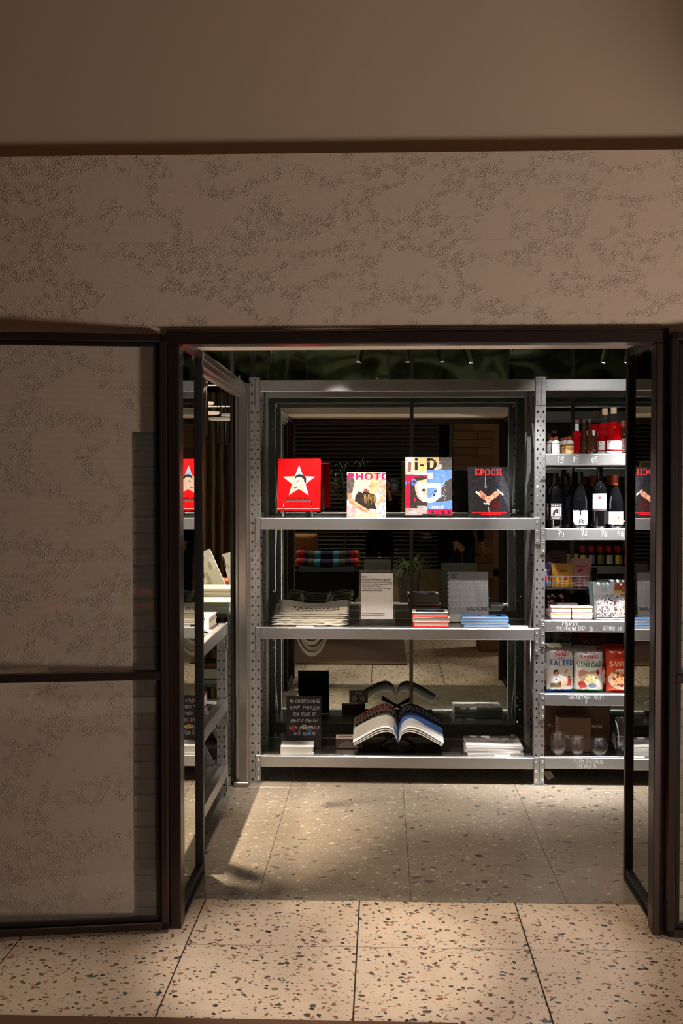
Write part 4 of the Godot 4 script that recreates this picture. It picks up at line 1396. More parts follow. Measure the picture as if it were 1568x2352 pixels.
func build_totes() -> void:
	var yB := 0.848
	var pr := Sheet.new(420, 260, col(226, 218, 202))
	ft(pr, "Tomorrow", 0.2, 0.42, 0.66, 0.16, col(26, 24, 24))
	ft(pr, "Typo", 0.16, 0.62, 0.34, 0.14, col(26, 24, 24))
	pr.rect(0.52, 0.67, 0.34, 0.05, col(26, 24, 24))
	pr.rect(0.3, 0.84, 0.4, 0.014, col(90, 84, 78))
	var cm := printed(pr, 0.95)
	var order := ["lowest", "second", "third", "fourth", "fifth"]
	for i in 6:
		var lb: String = "folded canvas tote bag with black lettering, topmost of the pile" if i == 5 else order[i] + " plain folded canvas tote bag from the bottom of the pile"
		var t := thing("tote_bag", lb, "tote bag", Vector3(-0.398, yB + 0.002, -2.16), 0, "folded canvas tote bags")
		var nz := FastNoiseLite.new()
		nz.seed = 40 + i
		nz.frequency = 6.0
		var top := []
		var bot := []
		var x0 := -0.215 + [0.0, -0.004, 0.006, 0.004, 0.012, 0.03][i] as float
		var x1 := 0.205 + [0.008, 0.0, 0.006, -0.004, 0.01, 0.012][i] as float
		for r in 11:
			var ro := []
			var rb := []
			for c in 17:
				var u := c / 16.0
				var v := r / 10.0
				var z := lerpf(-0.13, 0.13 - i * 0.006, v)
				var y := 0.006 + i * 0.0115 + 0.002 * nz.get_noise_2d(u, v)
				# the pile bulks up towards the back where the straps are folded under
				y += (0.028 + i * 0.0045) * pow(1.0 - v, 1.4) * (0.75 + 0.25 * cos(u * TAU)) + 0.004 * nz.get_noise_2d(u * 2.0 + 7.0, v * 0.7)
				var edge := pow(absf(u * 2.0 - 1.0), 10.0)
				ro.append(Vector3(lerpf(x0, x1, u) + 0.006 * nz.get_noise_2d(3.0, v * 1.5), y + 0.0045 * (1.0 - edge), z))
				rb.append(Vector3(lerpf(x0, x1, u) + 0.006 * nz.get_noise_2d(3.0, v * 1.5), y - 0.0045 * (1.0 - edge), z))
			top.append(ro)
			bot.append(rb)
		var s := ns()
		shell(s, top, bot)
		put(s, "bag", cm if i == 5 else (M.canvas if i % 2 == 0 else M.canvas_grey), t)
		# strap loop hanging down behind the back edge of the shelf
		s = ns()
		var wl := 0.128 - i * 0.008
		var dp := 0.24 - i * 0.02
		var zz := -0.262 - i * 0.005
		var a := []
		var b := []
		for k in 25:
			var q := k / 24.0 * 2.0 - 1.0
			var sag := 1.0 - pow(absf(q), 2.3)
			var y := -dp * sag + 0.02 + 0.012 * i
			var zk := zz
			if absf(q) > 0.9:
				zk = lerpf(zz, -0.1, (absf(q) - 0.9) * 10.0)
				y = lerpf(y, 0.04 + i * 0.012, (absf(q) - 0.9) * 10.0)
			var p := Vector3(-0.012 + q * wl + 0.006 * sin(i * 2.1), y, zk)
			var nrm := Vector3(0, 1, 0.25).normalized() if absf(q) < 0.75 else Vector3(signf(q) * 0.8, 0.5, 0.2).normalized()
			a.append(p + nrm * 0.013)
			b.append(p - nrm * 0.013)
		var ba := []
		var bb := []
		for k in 25:
			ba.append(a[k] - Vector3(0, 0, 0.002))
			bb.append(b[k] - Vector3(0, 0, 0.002))
		shell(s, [a, b], [ba, bb])
		put(s, "strap", M.canvas if i % 2 == 0 else M.canvas_grey, t)

# ---------- groceries ----------
func wine(label: String, at: Vector3, kind: int, cap: Material, lab: Material, lw: Array, group := "wine bottles on the right-hand rack", h := 0.3) -> Node3D:
	var t := thing("wine_bottle", label, "bottle", at, 0, group)
	var k := h / 0.3
	var prof := []
	var R := 0.037
	if kind == 0:
		prof = [Vector2(0, 0.003), Vector2(0.03, 0.0), Vector2(0.036, 0.004), Vector2(R, 0.012), Vector2(R, 0.185), Vector2(0.0345, 0.203), Vector2(0.026, 0.219), Vector2(0.018, 0.232), Vector2(0.0148, 0.245), Vector2(0.0145, 0.292), Vector2(0.0, 0.292)]
	else:
		R = 0.0405
		prof = [Vector2(0, 0.003), Vector2(0.034, 0.0), Vector2(0.0395, 0.005), Vector2(R, 0.014), Vector2(R, 0.14), Vector2(0.039, 0.155), Vector2(0.0345, 0.175), Vector2(0.027, 0.2), Vector2(0.02, 0.222), Vector2(0.016, 0.242), Vector2(0.0148, 0.256), Vector2(0.0145, 0.292), Vector2(0.0, 0.292)]
	for i in prof.size():
		prof[i].y *= k
	var s := ns()
	lathe(s, prof, 24)
	put(s, "glass", M.bottle_black, t)
	s = ns()
	lathe(s, [Vector2(0.0158, 0.24 * k), Vector2(0.0162, 0.242 * k), Vector2(0.0162, 0.298 * k), Vector2(0.0162, 0.298 * k), Vector2(0.0155, 0.3 * k), Vector2(0, 0.3 * k)], 20)
	put(s, "capsule", cap, t)
	if lab != null:
		s = ns()
		lathe(s, [Vector2(R + 0.0006, lw[0]), Vector2(R + 0.0006, lw[1])], 14, lw[2], -lw[2] / 2 + lw[3])
		put(s, "label", lab, t)
	return t

func small_bottle(called: String, label: String, at: Vector3, prof: Array, body: Material, cap_prof: Array, cap: Material, lab: Material, lw: Array, group := "") -> Node3D:
	var t := thing(called, label, "bottle", at, 0, group)
	var s := ns()
	lathe(s, prof, 20)
	put(s, "glass", body, t)
	s = ns()
	lathe(s, cap_prof, 16)
	put(s, "cap", cap, t)
	if lab != null:
		s = ns()
		lathe(s, [Vector2(lw[0], lw[1]), Vector2(lw[0], lw[2])], 14, lw[3], -lw[3] / 2)
		put(s, "label", lab, t)
	return t

# pillow-shaped bag with crimped top and bottom, front towards +z, standing on its lower edge
func pack(called: String, label: String, at: Vector3, turn: float, lean: float, w: float, h: float, th: float, front: Material, sd: int, cat := "bag", group := "", flat := 0.0) -> Node3D:
	var t := thing(called, label, cat, at, 0, group)
	t.rotation_degrees = Vector3(-lean, turn, 0)
	t.position.y += sin(deg_to_rad(lean)) * th * 0.5 * (1.0 if flat > 0.0 else 0.1)
	var nz := FastNoiseLite.new()
	nz.seed = sd
	nz.frequency = 2.2
	var fr := []
	var bk := []
	for r in 19:
		var a := []
		var b := []
		for c in 15:
			var u := c / 14.0 * 2.0 - 1.0
			var v := r / 18.0 * 2.0 - 1.0
			var prof := pow(maxf(1.0 - pow(absf(u), 3.0), 0.0), 0.6) * pow(maxf(1.0 - pow(absf(v), 4.0), 0.0), 0.55)
			if flat > 0.0:
				prof = lerpf(prof, pow(maxf(1.0 - pow(absf(u), 4.0), 0.0), 0.5) * clampf((v + 1.0) * 0.75, 0.03, 1.0), flat)
			var crease := 0.1 * nz.get_noise_2d(u * 2.0 + 9.0, v * 2.4) + 0.05 * nz.get_noise_2d(u * 7.0, v * 6.0)
			var d := th / 2 * (prof * (1.0 + crease) + 0.02)
			var x := u * w / 2 * (1.0 - 0.05 * (1.0 - absf(v)) + 0.03 * nz.get_noise_2d(v * 1.5, u + 4.0))
			var y := h / 2 - v * h / 2 + 0.012 * h * nz.get_noise_2d(u * 2.0, v)
			if flat > 0.0 and v > 0.9:
				y = h / 2 - v * h / 2
			var wob := 0.006 * nz.get_noise_2d(u * 1.7, 3.0) * absf(v)
			a.append(Vector3(x, y, d + wob))
			b.append(Vector3(x, y, -d + wob))
		fr.append(a)
		bk.append(b)
	var s := ns()
	shell(s, fr, bk)
	put(s, "film", front, t)
	return t

func wire_basket(label: String, at: Vector3, w: float, h: float, d: float, step: float, group := "") -> Node3D:
	var t := thing("wire_basket", label, "basket", at, 0, group)
	var r := 0.0016
	for side in 5:
		var s := ns()
		var a: Array = [[Vector3(-w / 2, 0, d / 2), Vector3(w, 0, 0), Vector3(0, h, 0)], [Vector3(-w / 2, 0, -d / 2), Vector3(w, 0, 0), Vector3(0, h, 0)], [Vector3(-w / 2, 0, -d / 2), Vector3(0, 0, d), Vector3(0, h, 0)], [Vector3(w / 2, 0, -d / 2), Vector3(0, 0, d), Vector3(0, h, 0)], [Vector3(-w / 2, 0, -d / 2), Vector3(w, 0, 0), Vector3(0, 0, d)]][side]
		var o: Vector3 = a[0]
		var eu: Vector3 = a[1]
		var ev: Vector3 = a[2]
		var nu := maxi(int(eu.length() / step), 1)
		var nv := maxi(int(ev.length() / step), 1)
		for i in nu + 1:
			tube(s, [o + eu * i / nu, o + eu * i / nu + ev], r, 5)
		for i in nv + 1:
			tube(s, [o + ev * i / nv, o + ev * i / nv + eu], r * (1.5 if i == nv and side < 4 else 1.0), 5)
		put(s, ["front", "back", "side", "side", "base"][side], M.chrome, t)
	return t

func build_groceries() -> void:
	var yA := 1.79
	var yB := 1.389
	var yC := 0.893
	var yD := 0.496
	var yE := 0.152
	var s: SurfaceTool
	# --- top shelf: miniatures and spirits ---
	var ml: Sheet
	var yl := Sheet.new(96, 64, col(236, 190, 120))
	yl.rect(0.0, 0.1, 1.0, 0.22, col(214, 150, 80))
	yl.rect(0.15, 0.14, 0.7, 0.14, col(60, 40, 30))
	yl.rect(0.2, 0.5, 0.6, 0.06, col(120, 80, 50))
	yl.rect(0.25, 0.68, 0.5, 0.06, col(120, 80, 50))
	ml = Sheet.new(96, 64, col(240, 236, 232))
	ml.speckle(26, [col(206, 70, 70), col(190, 60, 90)], 0.04, 3)
	ml.rect(0.0, 0.0, 1.0, 0.06, col(30, 30, 34))
	var mlm := printed(ml, 0.5)
	var ylm := printed(yl, 0.5)
	var mp := [Vector2(0, 0), Vector2(0.019, 0), Vector2(0.0215, 0.003), Vector2(0.0215, 0.062), Vector2(0.018, 0.069), Vector2(0.0095, 0.074), Vector2(0.009, 0.08), Vector2(0, 0.08)]
	var cp := [Vector2(0.0105, 0.077), Vector2(0.0105, 0.094), Vector2(0.0105, 0.094), Vector2(0, 0.094)]
	mt("mini_glass", col(206, 210, 208), 0.03)
	var k := 0
	for p in [[0.94, -2.0], [0.918, -2.045], [0.936, -2.09]]:
		small_bottle("miniature_bottle", ["nearest tiny bottle with a white label speckled red", "second tiny bottle with a white label speckled red", "third tiny bottle with a white label speckled red"][k], Vector3(p[0], yA, p[1]), mp, M.mini_glass, cp, M.cap_copper, mlm, [0.022, 0.008, 0.058, 3.6], "tiny white-label bottles")
		k += 1
	k = 0
	for p in [[1.013, -2.0], [0.998, -2.05], [1.02, -2.1], [1.0, -2.15]]:
		small_bottle("miniature_bottle", ["nearest tiny bottle with an orange-yellow label", "second tiny bottle with an orange-yellow label", "third tiny bottle with an orange-yellow label", "rearmost tiny bottle with an orange-yellow label"][k], Vector3(p[0], yA, p[1]), mp, M.mini_glass, cp, M.cap_copper, ylm, [0.022, 0.008, 0.058, 3.6], "tiny yellow-label bottles")
		k += 1
	var clear_neck := [Vector2(0.018, 0.186), Vector2(0.0165, 0.2), Vector2(0.016, 0.222), Vector2(0, 0.222)]
	# slim red bottle
	var t := small_bottle("spirit_bottle", "slim red liqueur bottle behind the tiny yellow-label bottles", Vector3(1.068, yA, -2.1), [Vector2(0, 0), Vector2(0.024, 0), Vector2(0.026, 0.004), Vector2(0.026, 0.1), Vector2(0.024, 0.116), Vector2(0.014, 0.13), Vector2(0, 0.131)], M.red_liquid, [Vector2(0.0125, 0.165), Vector2(0.0125, 0.19), Vector2(0.0125, 0.19), Vector2(0, 0.19)], M.kraft, null, [])
	s = ns()
	lathe(s, [Vector2(0.0135, 0.13), Vector2(0.0115, 0.14), Vector2(0.0115, 0.165)], 16)
	put(s, "neck", M.mini_glass, t)
	# slender brown bottles
	var dj := [Vector2(0, 0), Vector2(0.018, 0), Vector2(0.02, 0.004), Vector2(0.019, 0.03), Vector2(0.016, 0.08), Vector2(0.0125, 0.12), Vector2(0.0085, 0.16), Vector2(0.0075, 0.168), Vector2(0, 0.169)]
	k = 0
	for p in [[1.122, -2.0], [1.098, -2.03], [0.905, -2.2]]:
		t = small_bottle("spirit_bottle", ["front slender brown bottle with a silver stopper", "slender brown bottle just behind its twin, silver stopper", "slender brown bottle behind the tiny white-label bottles"][k], Vector3(p[0], yA, p[1]), dj, M.bottle_brown, [Vector2(0.008, 0.168), Vector2(0.0085, 0.174), Vector2(0.0115, 0.18), Vector2(0.0105, 0.187), Vector2(0, 0.189)], M.chrome, null, [], "slender brown bottles")
		letter(t, "A", M.cap_copper, Vector3(0, 0.03, 0.0185), 0.01, 0.012)
		k += 1
	# squat dark jars with clear tops
	k = 0
	for p in [[1.15, -2.07], [1.146, -2.14], [1.135, -2.22]]:
		t = small_bottle("spirit_bottle", ["squat dark bottle between the brown and the big red bottles", "squat dark bottle hidden behind the big red bottles", "squat dark bottle at the back behind the slender ones"][k], Vector3(p[0], yA, p[1]), [Vector2(0, 0), Vector2(0.026, 0), Vector2(0.028, 0.005), Vector2(0.028, 0.085), Vector2(0.022, 0.097), Vector2(0.014, 0.103), Vector2(0, 0.103)], M.bottle_brown, [Vector2(0.014, 0.103), Vector2(0.013, 0.132), Vector2(0.013, 0.132), Vector2(0, 0.134)], M.mini_glass, null, [], "squat dark bottles")
		k += 1
	# big red bottles with cork stoppers
	var rl := Sheet.new(200, 120, col(240, 238, 234))
	rl.rect(0.12, 0.1, 0.12, 0.05, col(90, 88, 86))
	rl.rect(0.12, 0.18, 0.16, 0.025, col(150, 148, 146))
	for j in 12:
		rl.rect(0.1 + j * 0.065, 0.5, 0.035, 0.06, col(206, 160, 156))
	rl.rect(0.1, 0.7, 0.7, 0.02, col(206, 190, 186))
	var rlm := printed(rl, 0.6)
	k = 0
	for p in [[1.252, -2.02], [1.224, -2.112], [1.24, -2.204], [1.21, -2.296]]:
		t = small_bottle("spirit_bottle", ["front big red spirit bottle with a cork stopper and white label", "second big red spirit bottle with a cork stopper", "third big red spirit bottle with a cork stopper", "rearmost big red spirit bottle with a cork stopper"][k], Vector3(p[0], yA, p[1]), [Vector2(0, 0.016), Vector2(0.041, 0.016), Vector2(0.0425, 0.02), Vector2(0.0425, 0.128), Vector2(0.04, 0.147), Vector2(0.034, 0.162), Vector2(0.024, 0.174), Vector2(0.0, 0.175)], M.red_liquid, [Vector2(0.0165, 0.218), Vector2(0.0168, 0.22), Vector2(0.0168, 0.25), Vector2(0.0168, 0.25), Vector2(0.0155, 0.252), Vector2(0, 0.252)], M.cork, rlm, [0.0431, 0.024, 0.072, 2.2], "big red spirit bottles")
		s = ns()
		lathe(s, [Vector2(0.027, 0.1735), Vector2(0.018, 0.184), Vector2(0.0145, 0.195), Vector2(0.0145, 0.215), Vector2(0.0155, 0.219)], 24)
		put(s, "clear_neck", M.acrylic, t)
		s = ns()
		lathe(s, [Vector2(0, 0.001), Vector2(0.039, 0.001), Vector2(0.0425, 0.006), Vector2(0.0425, 0.0155), Vector2(0, 0.0158)], 20)
		put(s, "glass_foot", M.mini_glass, t)
		k += 1
	# brown bottle with pink label at the right
	var pk := Sheet.new(96, 96, col(206, 150, 140))
	pk.rect(0.2, 0.5, 0.3, 0.3, col(236, 220, 214))
	for j in 6:
		pk.rect(0.22 + j * 0.045, 0.55, 0.015, 0.2, col(60, 40, 40))
	k = 0
	for p in [[1.345, -2.02], [1.32, -2.1], [1.36, -2.16]]:
		t = small_bottle("spirit_bottle", ["brown bottle with a dusty pink label, nearest of three by the door edge", "brown bottle with a dusty pink label, second of three", "brown bottle with a dusty pink label, rearmost of three"][k], Vector3(p[0], yA, p[1]), [Vector2(0, 0), Vector2(0.032, 0), Vector2(0.034, 0.004), Vector2(0.034, 0.105), Vector2(0.03, 0.122), Vector2(0.014, 0.138), Vector2(0.013, 0.16), Vector2(0, 0.16)], M.bottle_brown, [Vector2(0.0145, 0.15), Vector2(0.0145, 0.185), Vector2(0.0145, 0.185), Vector2(0, 0.186)], M.cap_copper, printed(pk, 0.6), [0.0348, 0.01, 0.085, 2.8], "brown bottles with pink labels")
		k += 1

	# --- wine shelf ---
	var l1 := Sheet.new(128, 190, col(66, 48, 58))
	l1.rect(0.05, 0.03, 0.9, 0.94, col(54, 40, 48))
	l1.rect(0.1, 0.25, 0.8, 0.52, col(206, 196, 192))
	for j in 6:
		l1.oval(0.16 + j * 0.135, 0.13, 0.05, 0.07, col(206, 200, 196))
		l1.oval(0.16 + j * 0.135, 0.13, 0.02, 0.035, col(54, 40, 48))
	l1.poly([Vector2(0.2, 0.75), Vector2(0.28, 0.45), Vector2(0.5, 0.34), Vector2(0.66, 0.42), Vector2(0.6, 0.52), Vector2(0.42, 0.5), Vector2(0.36, 0.75)], col(40, 30, 34))
	l1.oval(0.55, 0.56, 0.09, 0.06, col(40, 30, 34))
	l1.line(Vector2(0.72, 0.3), Vector2(0.74, 0.72), 0.03, col(40, 30, 34))
	for j in 3:
		l1.rect(0.15, 0.82 + j * 0.045, 0.7 - j * 0.08, 0.022, col(186, 178, 176))
	var l1m := printed(l1, 0.5)
	var l2 := Sheet.new(160, 190, col(240, 238, 232))
	ft(l2, "R", 0.38, 0.62, 0.3, 0.28, col(20, 20, 20))
	l2.rect(0.42, 0.0, 0.08, 0.34, col(20, 20, 20))
	l2.poly([Vector2(0.0, 0.0), Vector2(0.14, 0.04), Vector2(0.3, 0.0), Vector2(0.42, 0.05), Vector2(0.7, 0.0), Vector2(1, 0.04), Vector2(1, 0), Vector2(0.5, -0.02)], col(16, 16, 16))
	l2.poly([Vector2(0, 0.75), Vector2(0.12, 1.0), Vector2(0, 1.0)], col(12, 12, 12))
	l2.poly([Vector2(1, 0.75), Vector2(0.88, 1.0), Vector2(1, 1.0)], col(12, 12, 12))
	var l2m := printed(l2, 0.5)
	var l3 := Sheet.new(180, 200, col(238, 234, 230))
	l3.oval(0.48, 0.24, 0.15, 0.13, col(150, 140, 136))
	l3.oval(0.48, 0.24, 0.11, 0.1, col(238, 234, 230))
	l3.poly([Vector2(0.4, 0.17), Vector2(0.56, 0.17), Vector2(0.56, 0.26), Vector2(0.48, 0.34), Vector2(0.4, 0.26)], col(178, 30, 44))
	for j in 10:
		l3.rect(0.18 + j * 0.065, 0.46, 0.035, 0.035, col(70, 66, 66))
	for j in 6:
		l3.rect(0.3 + j * 0.065, 0.55, 0.035, 0.035, col(70, 66, 66))
	for j in 4:
		l3.rect(0.15, 0.66 + j * 0.05, 0.6, 0.012, col(180, 176, 172))
	l3.rect(0.0, 0.88, 1.0, 0.12, col(70, 58, 70))
	var l3m := printed(l3, 0.5)
	var l4 := Sheet.new(200, 150, col(236, 232, 228))
	l4.rect(0.5, 0.3, 0.32, 0.44, col(170, 126, 96))
	l4.rect(0.56, 0.36, 0.04, 0.2, col(110, 66, 40))
	l4.rect(0.64, 0.36, 0.04, 0.16, col(236, 220, 206))
	l4.rect(0.72, 0.36, 0.04, 0.2, col(110, 66, 40))
	l4.rect(0.56, 0.56, 0.2, 0.05, col(236, 220, 206))
	var l4m := printed(l4, 0.5)
	var spec := [[0.94, 0, M.cap_black, l1m, [0.045, 0.135, 2.0, 0.0], "dark label with a bending figure", 0.3, 4], [1.072, 1, M.cap_black, l2m, [0.018, 0.098, 2.4, 0.0], "torn-edge white label reading R", 0.306, 3], [1.176, 0, M.cap_black, l3m, [0.095, 0.187, 2.6, -0.1], "white label and a small red crest", 0.33, 1], [1.262, 1, M.cap_copper, l4m, [0.02, 0.09, 3.0, 0.0], "wide white label and copper capsule", 0.29, 3]]
	for c in spec:
		for r in c[7]:
			var dx: float = [0.0, -0.008, 0.005, -0.01][r]
			wine(["front", "second", "third", "rearmost"][r] + " wine bottle in the row with a " + c[5], Vector3(c[0] + dx, yB, -2.01 - r * 0.093), c[1], c[2], c[3], c[4], "wine bottles on the right-hand rack", c[6])
	wine("unlabelled black wine bottle between the dark label and the torn label", Vector3(1.007, yB, -2.058), 0, M.cap_black, null, [])
	wine("black wine bottle far back between the dark label and the torn label", Vector3(1.008, yB, -2.15), 0, M.cap_black, null, [])
	wine("copper-topped wine bottle behind the torn white label", Vector3(1.157, yB, -2.1), 1, M.cap_copper, null, [], "wine bottles on the right-hand rack", 0.285)

	# --- snack shelf ---
	var lid := Sheet.new(160, 120, col(226, 208, 216))
	for j in 7:
		for i in 9:
			lid.oval(0.05 + i * 0.115 + 0.05 * (j % 2), 0.08 + j * 0.14, 0.036, 0.05, [col(230, 160, 60), col(50, 40, 60), col(240, 226, 230), col(180, 96, 110)][(i * 2 + j) % 4])
	var lidm := printed(lid, 0.35)
	mt("tin_pink", col(232, 204, 216), 0.4)
	mt("tin_rim", col(206, 170, 90), 0.3, 0.7)
	k = 0
	for p in [[0.972, 0.0, -2.06], [0.974, 0.035, -2.062], [1.09, 0.0, -2.06], [1.088, 0.035, -2.058], [0.974, 0.0, -2.18], [1.088, 0.0, -2.18], [1.03, 0.035, -2.18]]:
		var lb: String = ["lower left", "upper left", "lower right", "upper right", "rear left", "rear right", "rear upper"][k] + " pink chocolate tin with a dotted lid"
		t = thing("chocolate_tin", lb, "tin", Vector3(p[0], yC + p[1], p[2]), [0.0, 1.0, -1.0, 0.5, 0.0, 0.0, 2.0][k], "pink chocolate tins")
		box(t, "body", M.tin_pink, Vector3(0, 0.013, 0), Vector3(0.11, 0.026, 0.085), 0.005)
		box(t, "rim", M.tin_rim, Vector3(0, 0.027, 0), Vector3(0.113, 0.003, 0.088), 0.001)
		s = ns()
		qd(s, Vector3(-0.055, 0.0345, -0.042), Vector3(0.055, 0.0345, -0.042), Vector3(0.055, 0.0345, 0.042), Vector3(-0.055, 0.0345, 0.042))
		put(s, "lid_print", lidm, t)
		box(t, "lid", M.tin_pink, Vector3(0, 0.0315, 0), Vector3(0.112, 0.0055, 0.087), 0.002)
		k += 1
	# riser with a wire basket of sweets
	t = thing("display_riser", "black display riser behind the pink tins", "display stand", Vector3(1.03, yC, -2.22))
	box(t, "top", M.black_metal, Vector3(0, 0.15, 0), Vector3(0.27, 0.006, 0.18), 0.001)
	for x in [-0.13, 0.13]:
		for z in [-0.085, 0.085]:
			box(t, "leg", M.black_metal, Vector3(x, 0.074, z), Vector3(0.008, 0.147, 0.008), 0.001)
	wire_basket("wire basket of sweet pouches raised above the pink tins", Vector3(1.026, yC + 0.155, -2.21), 0.236, 0.07, 0.16, 0.026)
	var fy := Sheet.new(160, 180, col(226, 172, 74))
	ft(fy, "FUNDAY", 0.28, 0.28, 0.5, 0.08, col(70, 40, 26))
	fy.oval(0.36, 0.62, 0.05, 0.08, col(120, 130, 30))
	fy.oval(0.5, 0.6, 0.04, 0.09, col(236, 226, 210))
	fy.oval(0.64, 0.64, 0.07, 0.07, col(206, 40, 40))
	fy.rect(0.38, 0.39, 0.3, 0.012, col(120, 80, 40))
	var fp := Sheet.new(160, 190, col(206, 160, 158))
	ft(fp, "FUNDAY", 0.24, 0.24, 0.5, 0.07, col(170, 36, 40))
	fp.oval(0.44, 0.43, 0.15, 0.055, col(206, 26, 34), -0.25)
	for j in 4:
		fp.oval(0.2 + j * 0.17, 0.68, 0.05, 0.035, col(120, 70, 80))
	var fu := Sheet.new(120, 180, col(120, 118, 160))
	fu.oval(0.5, 0.62, 0.25, 0.1, col(220, 50, 80))
	fu.rect(0.2, 0.3, 0.6, 0.04, col(226, 222, 232))
	var fym := printed(fy, 0.4)
	var fpm := printed(fp, 0.4)
	var fum := printed(fu, 0.4)
	pack("sweet_pouch", "mustard yellow sweet pouch standing in the raised wire basket", Vector3(1.002, yC + 0.158, -2.155), 1, 6, 0.118, 0.135, 0.028, fym, 3, "pouch", "sweet pouches in the raised basket", 0.7)
	pack("sweet_pouch", "dusty pink sweet pouch standing in the raised wire basket", Vector3(1.112, yC + 0.16, -2.18), -6, 8, 0.115, 0.158, 0.026, fpm, 8, "pouch", "sweet pouches in the raised basket", 0.7)
	pack("sweet_pouch", "violet sweet pouch beside the rack post in the raised basket", Vector3(0.915, yC + 0.158, -2.17), 8, 6, 0.075, 0.14, 0.026, fum, 5, "pouch", "sweet pouches in the raised basket", 0.7)
	pack("sweet_pouch", "second dusty pink sweet pouch tucked behind the first", Vector3(1.1, yC + 0.16, -2.225), -4, 6, 0.115, 0.15, 0.024, fpm, 12, "pouch", "sweet pouches in the raised basket", 0.7)
	# clear bags of chocolate under the riser
	var cb := Sheet.new(96, 96, col(86, 40, 30))
	cb.speckle(40, [col(206, 120, 90), col(240, 210, 190), col(40, 22, 18)], 0.12, 9)
	var cbm := printed(cb, 0.15)
	pack("snack_pouch", "glossy brown snack pouch under the riser behind the left tins", Vector3(0.985, yC, -2.255), 0, 5, 0.1, 0.11, 0.03, cbm, 21, "pouch", "", 0.7)
	pack("snack_pouch", "glossy black snack pouch under the riser behind the right tins", Vector3(1.1, yC, -2.265), 0, 5, 0.1, 0.11, 0.03, M.bottle_black, 22, "pouch", "", 0.7)
	# silver pouches in a low basket
	var sv := Sheet.new(160, 240, col(196, 196, 200))
	sv.rect(0, 0, 1, 0.36, col(226, 232, 232))
	sv.speckle(160, [col(120, 104, 96), col(236, 236, 238), col(150, 140, 134), col(86, 70, 62)], 0.05, 14)
	sv.rect(0, 0, 1, 0.34, col(226, 232, 232))
	sv.oval(0.5, 0.2, 0.16, 0.07, col(206, 212, 212))
	var br := Sheet.new(160, 240, col(206, 200, 196))
	br.speckle(160, [col(150, 104, 80), col(236, 236, 238), col(190, 160, 134), col(110, 80, 62)], 0.05, 15)
	br.rect(0, 0, 1, 0.3, col(166, 96, 62))
	br.rect(0, 0.22, 1, 0.1, col(226, 176, 96))
	br.oval(0.55, 0.17, 0.24, 0.1, col(110, 60, 40))
	br.oval(0.55, 0.17, 0.21, 0.085, col(176, 106, 72))
	var svm := printed(sv, 0.2)
	svm.metallic = 0.35
	var brm := printed(br, 0.2)
	brm.metallic = 0.35
	var tg := Sheet.new(64, 96, col(112, 140, 138))
	pack("nut_pouch", "clear silver nut pouch with a pale top card in the low basket", Vector3(1.215, yC + 0.004, -2.055), 0, 6, 0.117, 0.19, 0.04, svm, 31, "pouch", "nut pouches in the low basket", 0.6)
	pack("nut_pouch", "clear nut pouch with a brown and yellow top card", Vector3(1.325, yC + 0.004, -2.055), 0, 6, 0.115, 0.188, 0.04, brm, 33, "pouch", "nut pouches in the low basket", 0.6)
	pack("nut_pouch", "grey-green nut pouch just behind the silver one", Vector3(1.2, yC + 0.004, -2.1), 4, 6, 0.117, 0.192, 0.036, printed(tg, 0.4), 35, "pouch", "nut pouches in the low basket", 0.6)
	pack("nut_pouch", "foil nut pouch behind the brown and yellow card", Vector3(1.31, yC + 0.004, -2.11), 0, 6, 0.117, 0.2, 0.036, M.foil, 36, "pouch", "nut pouches in the low basket", 0.6)
	pack("nut_pouch", "foil nut pouch at the back of the low basket", Vector3(1.25, yC + 0.004, -2.16), 0, 6, 0.117, 0.2, 0.036, M.foil, 37, "pouch", "nut pouches in the low basket", 0.6)
	wire_basket("low wire basket of nut pouches at the shelf edge", Vector3(1.285, yC + 0.003, -2.08), 0.25, 0.072, 0.18, 0.03)

	# --- crisp shelf ---
	var names := ["SALTED", "VINEGAR", "SWEET"]
	var cols := [col(36, 84, 150), col(28, 104, 58), col(206, 60, 30)]
	var bags := []
	for j in 3:
		var base: Color = col(226, 220, 212) if j < 2 else col(214, 70, 34)
		var sh := Sheet.new(256, 380, base)
		var ti: Color = col(196, 34, 34)
		ft(sh, "SNACKA", 0.3, 0.05, 0.44, 0.045, ti)
		ft(sh, "CHANGI", 0.22, 0.105, 0.6, 0.09, ti if j < 2 else col(160, 20, 20))
		ft(sh, "CHIPS", 0.36, 0.205, 0.3, 0.04, ti)
		sh.rect(0.1, 0.255, 0.8, 0.006, cols[j])
		ft(sh, names[j], 0.08, 0.285, 0.9, 0.12, cols[j] if j < 2 else col(236, 190, 150))
		sh.oval(0.5, 0.7, 0.46, 0.24, col(240, 214, 188) if j != 1 else col(236, 230, 220))
		rng.seed = 90 + j
		if j == 0:
			sh.oval(0.3, 0.56, 0.1, 0.07, col(70, 46, 40))
			sh.oval(0.31, 0.59, 0.07, 0.055, col(206, 150, 120))
			sh.poly([Vector2(0.12, 0.66), Vector2(0.4, 0.62), Vector2(0.6, 0.54), Vector2(0.64, 0.58), Vector2(0.46, 0.74), Vector2(0.14, 0.84)], col(232, 226, 226))
			sh.poly([Vector2(0.6, 0.56), Vector2(0.74, 0.46), Vector2(0.76, 0.5), Vector2(0.66, 0.58)], col(206, 150, 120))
			sh.poly([Vector2(0.1, 0.8), Vector2(0.5, 0.78), Vector2(0.5, 0.9), Vector2(0.1, 0.9)], col(150, 120, 60))
			sh.oval(0.8, 0.66, 0.04, 0.03, col(60, 40, 36))
			sh.poly([Vector2(0.74, 0.7), Vector2(0.86, 0.7), Vector2(0.88, 0.86), Vector2(0.72, 0.86)], col(206, 70, 66))
		elif j == 1:
			sh.oval(0.55, 0.66, 0.28, 0.12, col(232, 214, 150))
